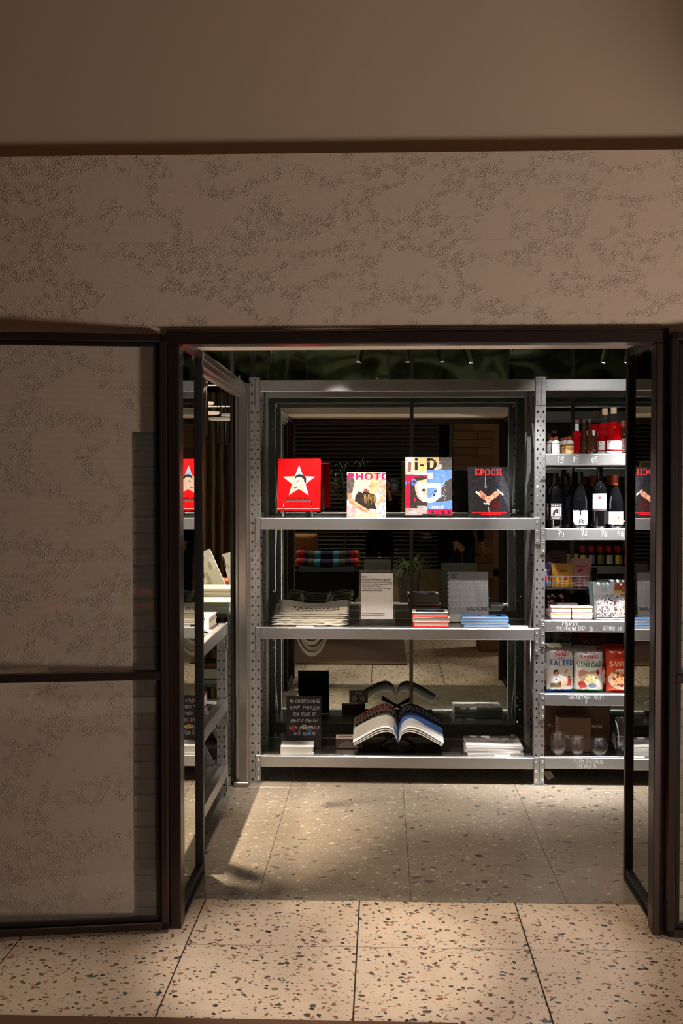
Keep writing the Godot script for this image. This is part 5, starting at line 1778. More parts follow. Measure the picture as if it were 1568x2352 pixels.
			sh.poly([Vector2(0.1, 0.5), Vector2(0.3, 0.46), Vector2(0.5, 0.52), Vector2(0.8, 0.46), Vector2(0.84, 0.6), Vector2(0.72, 0.52), Vector2(0.4, 0.56), Vector2(0.16, 0.66)], col(206, 150, 130))
			sh.oval(0.82, 0.52, 0.06, 0.06, col(190, 40, 40))
			sh.poly([Vector2(0.12, 0.78), Vector2(0.3, 0.7), Vector2(0.44, 0.88), Vector2(0.2, 0.94)], col(206, 70, 60))
			sh.oval(0.62, 0.84, 0.14, 0.06, col(150, 160, 190))
		else:
			sh.oval(0.5, 0.68, 0.36, 0.18, col(236, 176, 120))
			for q in 26:
				sh.oval(rng.randf_range(0.2, 0.8), rng.randf_range(0.52, 0.86), 0.05, 0.03, [col(206, 110, 50), col(240, 210, 160), col(150, 60, 40)][q % 3], rng.randf() * 3)
		for q in 14:
			sh.oval(rng.randf_range(0.2, 0.85), rng.randf_range(0.6, 0.9), rng.randf_range(0.012, 0.035), rng.randf_range(0.01, 0.022), [col(206, 150, 120), col(120, 150, 180), col(206, 60, 50), col(240, 236, 226), col(90, 60, 50)][q % 5], rng.randf() * 3)
		sh.rect(0, 0.94, 1, 0.06, cols[j])
		bags.append(printed(sh, 0.28))
	var nm := ["blue-lettered salted", "green-lettered vinegar", "orange sweet chilli"]
	for j in 3:
		for r in 3:
			pack("crisp_bag", ["front", "second", "rear"][r] + " " + nm[j] + " crisp bag standing on the crisp shelf", Vector3([0.972, 1.125, 1.3][j] + [0.0, -0.03, 0.02][r], yD, -2.03 - r * 0.085), [4.0, -3.0, 5.0][j] + [0, 9, -7][r], 4 + r * 3, [0.15, 0.158, 0.162][j], [0.238, 0.225, 0.235][j], 0.075, bags[j], 60 + j * 5 + r, "crisp bag", "crisp bags on the right-hand rack")

	# --- glassware shelf ---
	k = 0
	for b in [[0.985, -2.29, 0.19, 0.275, 0.18], [1.184, -2.29, 0.195, 0.262, 0.18], [1.058, -2.13, 0.187, 0.19, 0.115]]:
		t = thing("glassware_carton", ["tall brown carton at the left behind the small carton", "tall brown carton at the right behind the small carton", "small brown carton standing in front of two taller ones"][k], "carton", Vector3(b[0], yE, b[1]), [0.0, 0.0, -3.0][k], "brown glassware cartons")
		box(t, "carton", M.kraft, Vector3(0, b[3] / 2, 0), Vector3(b[2], b[3], b[4]), 0.002)
		box(t, "lid_flap", M.kraft, Vector3(0, b[3] + 0.0006, 0), Vector3(b[2] - 0.004, 0.0012, b[4] - 0.004))
		box(t, "tuck_tab", M.kraft, Vector3(0, b[3] - 0.004, b[4] / 2 + 0.0008), Vector3(0.05, 0.01, 0.001))
		letter(t, "PLUMM", M.white_print, Vector3(0, b[3] * 0.44, b[4] / 2 + 0.0008), 0.1, 0.018)
		k += 1
	k = 0
	for g in [[0.96, 0.047, 0.134, 0.6], [1.062, 0.042, 0.1, 0.78], [1.18, 0.052, 0.102, 0.7]]:
		t = thing("stemless_glass", ["tall stemless wine glass at the left of the three", "narrow stemless glass in the middle of the three", "wide stemless glass at the right of the three"][k], "glass", Vector3(g[0], yE, -2.01), 0, "stemless glasses in front of the cartons")
		var R: float = g[1]
		var h: float = g[2]
		var prof := [Vector2(0, 0), Vector2(R * 0.5, 0), Vector2(R * 0.62, h * 0.03), Vector2(R * 0.85, h * 0.14), Vector2(R * 0.98, h * 0.28), Vector2(R, h * 0.4), Vector2(R * 0.97, h * 0.55), Vector2(R * 0.88, h * 0.78), Vector2(R * g[3] * 1.05, h), Vector2(R * g[3] * 1.05 - 0.0012, h), Vector2(R * 0.88 - 0.0016, h * 0.78), Vector2(R * 0.97 - 0.0016, h * 0.55), Vector2(R - 0.0016, h * 0.4), Vector2(R * 0.98 - 0.0018, h * 0.29), Vector2(R * 0.82, h * 0.16), Vector2(R * 0.5, h * 0.06), Vector2(0, h * 0.045)]
		s = ns()
		lathe(s, prof, 32)
		put(s, "bowl", M.acrylic, t)
		k += 1
	wire_basket("wire basket with a foil pouch beside the cartons", Vector3(1.345, yE + 0.004, -2.12), 0.12, 0.09, 0.14, 0.024)
	pack("coffee_pouch", "silver foil pouch standing in the wire basket by the cartons", Vector3(1.345, yE + 0.008, -2.12), 0, 4, 0.105, 0.175, 0.05, M.foil, 77, "pouch", "", 0.7)

# ---------- side room ----------
func build_side_room() -> void:
	var X := -0.807
	make_rack("low_rack", "low metal rack of art books in the side room", Vector3(X, 0, -1.2), 90, 18, [-0.48, 0.48], [[-0.48, 0.48, [0.907, 0.515, 0.168]]], 0.45)
	var y1 := 0.907
	var y2 := 0.515
	var covers := []
	var cc := [[col(206, 176, 120), col(120, 96, 70)], [col(226, 220, 214), col(60, 56, 54)], [col(196, 120, 116), col(90, 40, 44)], [col(214, 208, 196), col(150, 120, 80)]]
	for k in 4:
		var sh := Sheet.new(140, 110, cc[k][0])
		sh.speckle(14, [cc[k][1], cc[k][0].darkened(0.2), col(236, 230, 220)], 0.14, 30 + k)
		sh.rect(0, 0.86, 1, 0.14, cc[k][0])
		covers.append(printed(sh, 0.35))
	mt("orange_card", col(206, 74, 36), 0.5)
	# top of the rack
	var spot := [[-1.0, 0.0, -1.5, 0.034, 0], [-1.0, 0.034, -1.5, 0.026, 3], [-1.02, 0.0, -1.19, 0.03, 1], [-1.02, 0.03, -1.19, 0.03, 0], [-1.01, 0.06, -1.19, 0.025, 2], [-1.02, 0.085, -1.19, 0.02, 1]]
	for i in 6:
		var sp: Array = spot[i]
		flat_book(["thick tan photo book, lower of the pair at the rack end", "pale tan photo book, upper of the pair at the rack end", "white art book, lowest of the four-book pile", "tan art book, second in the four-book pile", "rose art book, third in the four-book pile", "white art book on top of the four-book pile"][i], Vector3(sp[0], y1 + sp[1], sp[2]), 90, 0.27 - i * 0.004, 0.3, sp[3], covers[sp[4]], M.white_paper, "art books lying on the low rack")
	price_card("white price card on top of the low rack", Vector3(-0.862, y1, -1.34), 90, 0.1, 0.06, 8)
	for i in 3:
		var lb := stand_book(["white art book leaning on the low rack, nearest the orange box", "pale art book leaning on the low rack, middle one", "brown-edged art book leaning on the low rack"][i], Vector3(-0.9 - i * 0.11, y1 + 0.03, -0.97 + i * 0.035), 180, 0, [0.05, 0.12, 0.04][i], 0.27 + 0.02 * i, 0.02, covers[[1, 3, 0][i]], M.white_paper if i < 2 else M.kraft, "book", "book", "art books leaning on the low rack")
		lb.rotation_degrees.z = [-14.0, -24.0, -18.0][i]
	var t := thing("book_box", "orange-red slipcase box on the low rack", "box", Vector3(-1.02, y1, -0.78), 4)
	box(t, "case", M.orange_card, Vector3(0, 0.06, 0), Vector3(0.3, 0.12, 0.15), 0.003)
	box(t, "dark_label", M.black_card, Vector3(0.05, 0.06, -0.0756), Vector3(0.18, 0.07, 0.001))
	# middle shelf
	var th := flat_book("thick red book on the middle shelf of the low rack", Vector3(-1.0, y2, -1.42), 90, 0.2, 0.24, 0.06, covers[2], M.dark_red)
	th.get_child(0).name = "cover_print"
	price_card("white price card beside the thick red book", Vector3(-0.865, y2, -1.53), 90, 0.07, 0.05, 6)
	price_card("white price card nearer the door on the low rack", Vector3(-0.865, y2, -1.28), 90, 0.07, 0.05, 6)
	stand_book("tan picture book leaning at the back of the low rack", Vector3(-1.13, y2, -1.56), 100, 24, 0.18, 0.24, 0.02, covers[0], M.kraft_pale)
	flat_book("black art book lying on the middle shelf near the door", Vector3(-1.02, y2, -1.1), 90, 0.24, 0.3, 0.03, M.black_card, M.black_card)
	t = thing("storage_box", "flat black box on the bottom shelf of the low rack", "box", Vector3(-1.02, 0.168, -1.34), 0)
	box(t, "box", M.black_card, Vector3(0, 0.045, 0), Vector3(0.26, 0.09, 0.36), 0.004)
	box(t, "lid_seam", M.ink, Vector3(0, 0.07, 0), Vector3(0.262, 0.002, 0.362))
	# chrome tube pendants and round discs
	var pz := [[-0.838, -1.2, 1.857, 0.32, 0.0145], [-0.95, -0.84, 1.885, 0.2, 0.014], [-0.99, -0.8, 1.875, 0.2, 0.014], [-1.03, -0.86, 1.88, 0.21, 0.014], [-0.97, -0.92, 1.87, 0.2, 0.014], [-1.2, -1.5, 2.3, 0.3, 0.016]]
	for i in pz.size():
		var q: Array = pz[i]
		t = thing("tube_pendant", ["longest chrome tube pendant, nearest the portal", "first chrome tube pendant of the cluster", "second chrome tube pendant of the cluster", "third chrome tube pendant of the cluster", "fourth chrome tube pendant of the cluster", "high chrome tube pendant in the side room"][i], "pendant", Vector3(q[0], q[2], q[1]), 0, "chrome tube pendants in the side room")
		var s := ns()
		lathe(s, [Vector2(q[4] - 0.003, 0.01), Vector2(q[4], 0), Vector2(q[4], 0), Vector2(q[4], q[3]), Vector2(q[4], q[3]), Vector2(0, q[3])], 20)
		put(s, "tube", M.chrome, t)
		s = ns()
		tube(s, [Vector3(0, q[3], 0), Vector3(0, 2.95 - q[2], 0)], 0.002, 6)
		put(s, "cable", M.black_metal, t)
	for i in 2:
		t = thing("led_tube", ["upper slim glowing tube lamp hung across the side room", "lower slim glowing tube lamp hung across the side room"][i], "lamp", Vector3(-1.15, [2.26, 2.13][i], [-0.72, -0.66][i]), 0, "slim glowing tubes in the side room")
		var g := ns()
		tube(g, [Vector3(-0.3, 0, 0), Vector3(0.3, 0, 0)], 0.004, 8)
		put(g, "glowing_tube", glow(col(255, 226, 206), 1.2), t)
		for x in [-0.28, 0.28]:
			g = ns()
			tube(g, [Vector3(x, 0.004, 0), Vector3(x, 2.95 - t.position.y, 0)], 0.001, 5)
			put(g, "wire", M.black_metal, t)
	for i in 2:
		t = thing("disc_lamp", ["small white disc lamp seen through the portal", "larger white disc lamp seen through the portal"][i], "lamp", [Vector3(-0.88, 2.02, -1.42), Vector3(-0.9, 1.985, -1.62)][i], 0, "white disc lamps in the side room")
		var s := ns()
		lathe(s, [Vector2(0, 0), Vector2([0.045, 0.062][i], 0), Vector2([0.05, 0.068][i], 0.004), Vector2([0.05, 0.068][i], 0.012), Vector2(0, 0.014)], 28)
		put(s, "disc", glow(col(255, 232, 206), 0.22), t)
		s = ns()
		tube(s, [Vector3(0, 0.014, 0), Vector3(0, 0.93, 0)], 0.003, 6)
		put(s, "stem", M.chrome, t)

# ---------- rack on the inside of the front wall, seen in the mirror ----------
func build_opposite() -> void:
	make_rack("opposite_rack", "metal rack of sauces and packets seen only in the mirror", Vector3(1.98, 0, -0.62), 180, 44, [-0.85, 0.0, 0.85], [[-0.85, 0.0, [1.75, 1.36, 1.0, 0.6, 0.15]], [0.0, 0.85, [2.19, 1.75, 1.36, 1.0, 0.6, 0.15]]], 0.44)
	var hc := [col(236, 196, 60), col(170, 160, 206), col(126, 140, 50), col(236, 226, 206), col(236, 196, 60), col(206, 60, 50)]
	for k in 12:
		var sh := Sheet.new(32, 32, hc[k % 6])
		sh.rect(0.3, 0.25, 0.4, 0.1, col(40, 30, 30))
		sh.oval(0.5, 0.6, 0.2, 0.16, hc[(k + 3) % 6])
		var row := k / 6
		var i := k % 6
		small_bottle("sauce_bottle", ["front", "rear"][row] + " hot sauce bottle in the mirror, " + ["yellow", "lilac", "olive", "cream", "second yellow", "red"][i] + " label", Vector3(1.56 + i * 0.068, 1.0, -0.58 + row * 0.09), [Vector2(0, 0), Vector2(0.022, 0), Vector2(0.024, 0.004), Vector2(0.024, 0.085), Vector2(0.012, 0.105), Vector2(0.011, 0.115), Vector2(0, 0.115)], M.bottle_brown, [Vector2(0.015, 0.105), Vector2(0.015, 0.148), Vector2(0.015, 0.148), Vector2(0, 0.148)], M.cap_red, printed(sh, 0.5) if row == 0 else null, [0.0248, 0.01, 0.08, 6.2], "hot sauce bottles seen in the mirror")
	var kb := Sheet.new(64, 80, col(176, 140, 84))
	kb.rect(0, 0.2, 1, 0.06, col(50, 120, 50))
	kb.rect(0.3, 0.5, 0.4, 0.3, col(150, 112, 60))
	var kbm := printed(kb, 0.7)
	for i in 4:
		pack("paper_packet", ["first", "second", "third", "fourth"][i] + " brown paper packet with a green band, in the mirror", Vector3(1.25 + i * 0.13, 1.36, -0.56), 180, 3, 0.12, 0.17, 0.06, kbm, 110 + i, "packet", "brown paper packets seen in the mirror", 0.6)
	for i in 3:
		pack("foil_packet", ["first", "second", "third"][i] + " flat foil packet lying on the mirrored rack", Vector3(1.26 + i * 0.1, 1.0 + 0.02, -0.56), 180, 70, 0.12, 0.15, 0.03, M.foil, 120 + i, "packet", "foil packets seen in the mirror")
	mt("yellow_tin", col(226, 176, 40), 0.25)
	for i in 4:
		var t := thing("food_tin", ["lowest", "second", "third", "top"][i] + " flat yellow tin in the stack seen in the mirror", "tin", Vector3(1.475, 1.0 + i * 0.022, -0.56), i * 4, "flat yellow tins seen in the mirror")
		box(t, "tin", M.yellow_tin, Vector3(0, 0.0105, 0), Vector3(0.105, 0.021, 0.065), 0.006)
		box(t, "rim", M.foil, Vector3(0, 0.0205, 0), Vector3(0.1, 0.001, 0.06))

# ---------- lobby behind the camera, seen in the mirror ----------
func build_lobby() -> void:
	var s: SurfaceTool
	for k in 2:
		var t := thing("venetian_blind", ["left wide venetian blind over the dark window", "right wide venetian blind over the dark window"][k], "blind", Vector3([-2.32, -0.22][k], 0, 6.27), 0, "venetian blinds behind the photographer")
		s = ns()
		tf = Transform3D(Basis(Vector3.RIGHT, deg_to_rad(20)), Vector3.ZERO)
		bx(s, Vector3.ZERO, Vector3(2.0, 0.003, 0.05), 0.001)
		tf = Transform3D()
		s.generate_normals()
		var sm := s.commit()
		for i in 36:
			inst(sm, "slat", M.slat, t, Vector3(0, 0.5 + i * 0.058, 0))
		box(t, "head_rail", M.slat, Vector3(0, 2.6, 0), Vector3(2.0, 0.05, 0.06), 0.004)
		for x in [-0.7, -0.1, 0.5]:
			s = ns()
			tube(s, [Vector3(x, 0.48, 0.026), Vector3(x, 2.6, 0.026)], 0.0015, 5)
			put(s, "ladder_cord", M.slat, t)
	# rug
	var rg := thing("rug", "brown woven rug lying on the cream terrazzo", "rug", Vector3(-0.95, 0.0, 2.35))
	box(rg, "pile", M.rug, Vector3(0, 0.006, 0), Vector3(2.36, 0.012, 3.2), 0.003)
	# armchair with a striped wool back
	var a := thing("armchair", "dark armchair with a colour-striped rolled back and arms", "armchair", Vector3(-0.7, 0.012, 4.9))
	var st := [col(200, 90, 40), col(176, 26, 34), col(76, 54, 84), col(98, 96, 40), col(80, 150, 176), col(38, 38, 66), col(40, 42, 74), col(80, 150, 176), col(98, 96, 40), col(76, 54, 84), col(176, 26, 34), col(200, 90, 40)]
	for lv in 2:
		for i in 12:
			s = ns()
			var pts := []
			for j in 5:
				var q := (i + j / 4.0) / 12.0
				var an := lerpf(-2.6, -0.54, q)
				pts.append(Vector3(cos(an) * 0.44, 0.62 + lv * 0.1, 0.28 + sin(an) * 0.44 * (0.9 if lv == 0 else 0.7) + 0.02 * lv))
			tube(s, pts, 0.055, 12)
			put(s, "stripe", mt("stripe", st[i], 0.95), a)
	s = ns()
	bx(s, Vector3(0, 0.36, 0.1), Vector3(0.8, 0.44, 0.66), 0.06)
	put(s, "seat", M.dark_cloth, a)
	for x in [-0.33, 0.33]:
		for z in [-0.18, 0.38]:
			s = ns()
			tube(s, [Vector3(x, 0.0, z), Vector3(x, 0.16, z)], 0.018, 8)
			put(s, "leg", M.black_metal, a)
	var cu := pack("cushion", "tan cushion on the striped armchair", Vector3(-1.0, 0.7, 5.3), 10, 14, 0.36, 0.3, 0.14, mt("tan_cloth", col(178, 122, 78), 0.95), 140, "cushion")
	cu.get_child(0).name = "cover"
	# plants
	plant("potted_tree", "slim potted tree with thin leaves in front of the blinds", Vector3(-0.5, 0, 5.78), 1.95, 0.3, 260, true)
	plant("potted_grass", "tall potted fern hanging over its pot by the window", Vector3(0.36, 0, 5.6), 1.1, 0.26, 190, false)
	# masonry column and crate on the right
	var cl := struct("wall_column", "pale block column beside the lobby windows")
	for i in 40:
		for j in 2:
			var off := 0.0 if i % 2 == 0 else 0.06
			var x0 := 0.9 if j == 0 else 1.15 + off
			var x1 := 1.15 + off if j == 0 else 1.42
			box(cl, "block", M["brick%d" % ((i + j) % 3)], Vector3((x0 + x1) / 2, 0.052 + i * 0.105, 5.05), Vector3(x1 - x0 - 0.004, 0.101, 0.26), 0.003)
	var cr := thing("wooden_crate", "flat brown crate standing right of the doorway", "crate", Vector3(1.16, 0, 1.75))
	box(cr, "body", M.kraft, Vector3(0, 0.07, 0), Vector3(0.42, 0.14, 0.4), 0.004)
	box(cr, "lid", M.kraft, Vector3(0, 0.147, 0), Vector3(0.44, 0.014, 0.42), 0.003)
	var dp := thing("shadow_dome", "wide dark unlit dome added out of view to shadow the upper wall", "pendant", Vector3(2.22, 1.9, 1.33))  # added out of view to cast the diagonal shadow on the upper wall
	s = ns()
	var dome := []
	for i in 9:
		var q := PI / 2 * i / 8
		dome.append(Vector2(0.38 * cos(q), 0.26 * sin(q)))
	lathe(s, dome, 32)
	put(s, "shade", M.frame_dark, dp)
	s = ns()
	tube(s, [Vector3(0, 0.26, 0), Vector3(0, 2.32, 0)], 0.004, 6)
	put(s, "cable", M.black_metal, dp)
	# bright blue strip sign outside the window
	var nb := thing("blue_light_strip", "upright bright blue light strip outside the night window", "light strip", Vector3(0.62, 0.55, 6.6))
	box(nb, "glowing_tube", glow(Color(0.1, 0.62, 1.0), 2.2), Vector3(0, 0.95, 0), Vector3(0.1, 1.9, 0.03), 0.01)
	box(nb, "back_plate", M.frame_dark, Vector3(0, 0.95, 0.03), Vector3(0.14, 1.94, 0.03))
	var l := OmniLight3D.new()
	l.name = "light"
	nb.add_child(l)
	l.position = Vector3(0, 1.0, -0.06)
	l.light_color = Color(0.1, 0.62, 1.0)
	l.light_energy = 0.4
	l.light_size = 0.2
	l.omni_range = 12
	l.omni_attenuation = 2.0
	l.shadow_enabled = true

func plant(called: String, label: String, at: Vector3, high: float, spread: float, n: int, tree: bool) -> void:
	var t := thing(called, label, "plant", at)
	var s := ns()
	var ph := 0.36 if tree else 0.46
	lathe(s, [Vector2(0, 0), Vector2(0.12, 0), Vector2(0.12, 0), Vector2(0.16, ph), Vector2(0.16, ph), Vector2(0.145, ph), Vector2(0.14, ph - 0.03), Vector2(0, ph - 0.03)], 20)
	put(s, "pot", M.pot, t)
	var r := RandomNumberGenerator.new()
	r.seed = int(at.x * 1000.0) + 77
	var tips := [Vector3(0, ph, 0)]
	if tree:
		s = ns()
		tube(s, [Vector3(0, ph - 0.04, 0), Vector3(0.01, high * 0.6, 0.01), Vector3(0, high * 0.78, 0)], 0.014, 7)
		put(s, "trunk", M.bark, t)
		tips = []
		for i in 9:
			var a := i * 2.4
			var b := Vector3(0, high * (0.6 + 0.02 * i), 0)
			var e := b + Vector3(cos(a) * spread * r.randf_range(0.6, 1), high * r.randf_range(0.08, 0.26), sin(a) * spread * 0.7)
			s = ns()
			tube(s, [b, b.lerp(e, 0.5) + Vector3(0, 0.02, 0), e], 0.005, 5)
			put(s, "branch", M.bark, t)
			tips.append(e)
			tips.append(b.lerp(e, 0.6))
	s = ns()
	for i in n:
		var o: Vector3 = tips[i % tips.size()] + Vector3(r.randf_range(-0.08, 0.08), r.randf_range(-0.06, 0.06) if tree else -0.03, r.randf_range(-0.08, 0.08))
		var a := r.randf() * TAU
		var d := Vector3(cos(a), 0, sin(a))
		var ln := r.randf_range(0.08, 0.16) if tree else r.randf_range(0.35, 0.62) * high
		var up := r.randf_range(-0.4, 0.5) if tree else r.randf_range(0.5, 1.1)
		var w := 0.005 if tree else 0.007
		var pts := []
		for k in 5:
			var q := k / 4.0
			pts.append(o + d * ln * (0.25 * q + 0.75 * q * q) * (1.0 if tree else spread / 0.3) + Vector3.UP * ln * (up * q - (0.4 if tree else 1.05) * q * q * q))
		var side := d.cross(Vector3.UP) * w
		for k in 4:
			var w0: float = 1.0 - k / 4.0
			var w1: float = 1.0 - (k + 1) / 4.0
			qd(s, pts[k] - side * w0, pts[k + 1] - side * w1, pts[k + 1] + side * w1, pts[k] + side * w0)
	var lf := put(s, "foliage", M.leaf, t)
	lf.set_meta("kind", "stuff")
	if tree:
		s = ns()
		for i in 110:
			var a := r.randf() * TAU
			var d := Vector3(cos(a), 0, sin(a))
			var side := d.cross(Vector3.UP) * 0.006
			var ln := r.randf_range(0.3, 0.5)
			var pts := []
			for k in 5:
				var q := k / 4.0
				pts.append(Vector3(0, ph - 0.04, 0) + d * (0.06 + ln * 0.8 * q * q) + Vector3.UP * ln * (1.25 * q - 0.8 * q * q * q))
			for k in 4:
				qd(s, pts[k] - side * (1.0 - k / 4.0), pts[k + 1] - side * (0.75 - k / 4.0), pts[k + 1] + side * (0.75 - k / 4.0), pts[k] + side * (1.0 - k / 4.0))
		put(s, "grass", M.leaf, t).set_meta("kind", "stuff")

# ---------- people ----------
# bones: [from, to, radius, radius, colour]; the joined capsules are meshed as surface nets
func flesh(st: SurfaceTool, bones: Array, cell: float, k: float) -> void:
	var lo := Vector3(1e9, 1e9, 1e9)
	var hi := -lo
	for b in bones:
		var r := maxf(b[2], b[3]) + cell * 2.0
		for p in [b[0], b[1]]:
			lo = lo.min(p - Vector3(r, r, r))
			hi = hi.max(p + Vector3(r, r, r))
	var n := Vector3i(((hi - lo) / cell).ceil()) + Vector3i.ONE
	var f := PackedFloat32Array()
	f.resize(n.x * n.y * n.z)
	f.fill(1.0)
	var near := PackedFloat32Array()
	near.resize(f.size())
	near.fill(1.0)
	var who := PackedInt32Array()
	who.resize(f.size())
	for bi in bones.size():
		var b: Array = bones[bi]
		var r := maxf(b[2], b[3]) + k + cell * 2.0
		var a0: Vector3 = b[0]
		var ab: Vector3 = b[1] - b[0]
		var l2 := maxf(ab.length_squared(), 0.0000001)
		var i0 := Vector3i(((a0.min(b[1]) - Vector3(r, r, r) - lo) / cell).floor()).clamp(Vector3i.ZERO, n - Vector3i.ONE)
		var i1 := Vector3i(((a0.max(b[1]) + Vector3(r, r, r) - lo) / cell).ceil()).clamp(Vector3i.ZERO, n - Vector3i.ONE)
		for z in range(i0.z, i1.z + 1):
			for y in range(i0.y, i1.y + 1):
				for x in range(i0.x, i1.x + 1):
					var p := lo + Vector3(x, y, z) * cell
					var h := clampf((p - a0).dot(ab) / l2, 0.0, 1.0)
					var d := p.distance_to(a0 + ab * h) - lerpf(b[2], b[3], h)
					var i := (z * n.y + y) * n.x + x
					if d < near[i]:
						near[i] = d
						who[i] = bi
					var m := maxf(k - absf(f[i] - d), 0.0) / k
					f[i] = minf(f[i], d) - m * m * k * 0.25
	var idx := {}
	var vs := []
	var cs := []
	var corners := [Vector3i(0, 0, 0), Vector3i(1, 0, 0), Vector3i(0, 1, 0), Vector3i(1, 1, 0), Vector3i(0, 0, 1), Vector3i(1, 0, 1), Vector3i(0, 1, 1), Vector3i(1, 1, 1)]
	var edges := [[0, 1], [2, 3], [4, 5], [6, 7], [0, 2], [1, 3], [4, 6], [5, 7], [0, 4], [1, 5], [2, 6], [3, 7]]
	for z in n.z - 1:
		for y in n.y - 1:
			for x in n.x - 1:
				var i := (z * n.y + y) * n.x + x
				var v := PackedFloat32Array()
				var neg := 0
				for c in corners:
					var q := f[i + (c.z * n.y + c.y) * n.x + c.x]
					v.append(q)
					if q < 0.0:
						neg += 1
				if neg == 0 or neg == 8:
					continue
				var sum := Vector3.ZERO
				var cnt := 0
				for e in edges:
					if (v[e[0]] < 0.0) != (v[e[1]] < 0.0):
						var tt := v[e[0]] / (v[e[0]] - v[e[1]])
						sum += Vector3(corners[e[0]]).lerp(Vector3(corners[e[1]]), tt)
						cnt += 1
				idx[i] = vs.size()
				vs.append(lo + (Vector3(x, y, z) + sum / cnt) * cell)
				cs.append(bones[who[i]][4])
	st.set_smooth_group(1)
	var strides := [1, n.x, n.x * n.y]
	for i in idx:
		for ax in 3:
			var s1: int = strides[(ax + 1) % 3]
			var s2: int = strides[(ax + 2) % 3]
			var e: int = i + strides[ax]
			if e >= f.size() or (f[i] < 0.0) == (f[e] < 0.0):
				continue
			if not (idx.has(i - s1) and idx.has(i - s2) and idx.has(i - s1 - s2)):
				continue
			var q := [idx[i], idx[i - s1], idx[i - s1 - s2], idx[i - s2]]
			if f[i] < 0.0:
				q.reverse()
			for j in [0, 1, 2, 0, 2, 3]:
				st.set_color(cs[q[j]])
				vtx(st, vs[q[j]], Vector2.ZERO)
	st.set_smooth_group(-1)

func hand_bones(wrist: Vector3, dir: Vector3, palm_n: Vector3, side: float, curl: float, c: Color) -> Array:
	var out := []
	var sd := dir.cross(palm_n).normalized() * side
	var k := wrist + dir * 0.085
	for i in 4:
		var o := sd * (-0.028 + i * 0.0187)
		out.append([wrist + o * 0.5, k + o, 0.012, 0.0115, c])
		var ln: float = [0.072, 0.08, 0.075, 0.058][i]
		var d1 := dir.rotated(sd * side, 0.0)
		var a := k + o
		for j in 3:
			d1 = (d1 + palm_n * curl * 0.45).normalized()
			var b: Vector3 = a + d1 * ln * [0.45, 0.32, 0.23][j]
			out.append([a, b, 0.0095 - j * 0.0008, 0.0088 - j * 0.0008, c])
			a = b
	var tb := wrist + dir * 0.025 - sd * 0.024
	var t1 := tb + (dir * 0.6 - sd * 0.75 + palm_n * 0.3).normalized() * 0.045
	out.append([tb, t1, 0.013, 0.011, c])
	out.append([t1, t1 + (dir * 0.85 - sd * 0.2 + palm_n * 0.45).normalized() * 0.035, 0.0105, 0.009, c])
	return out

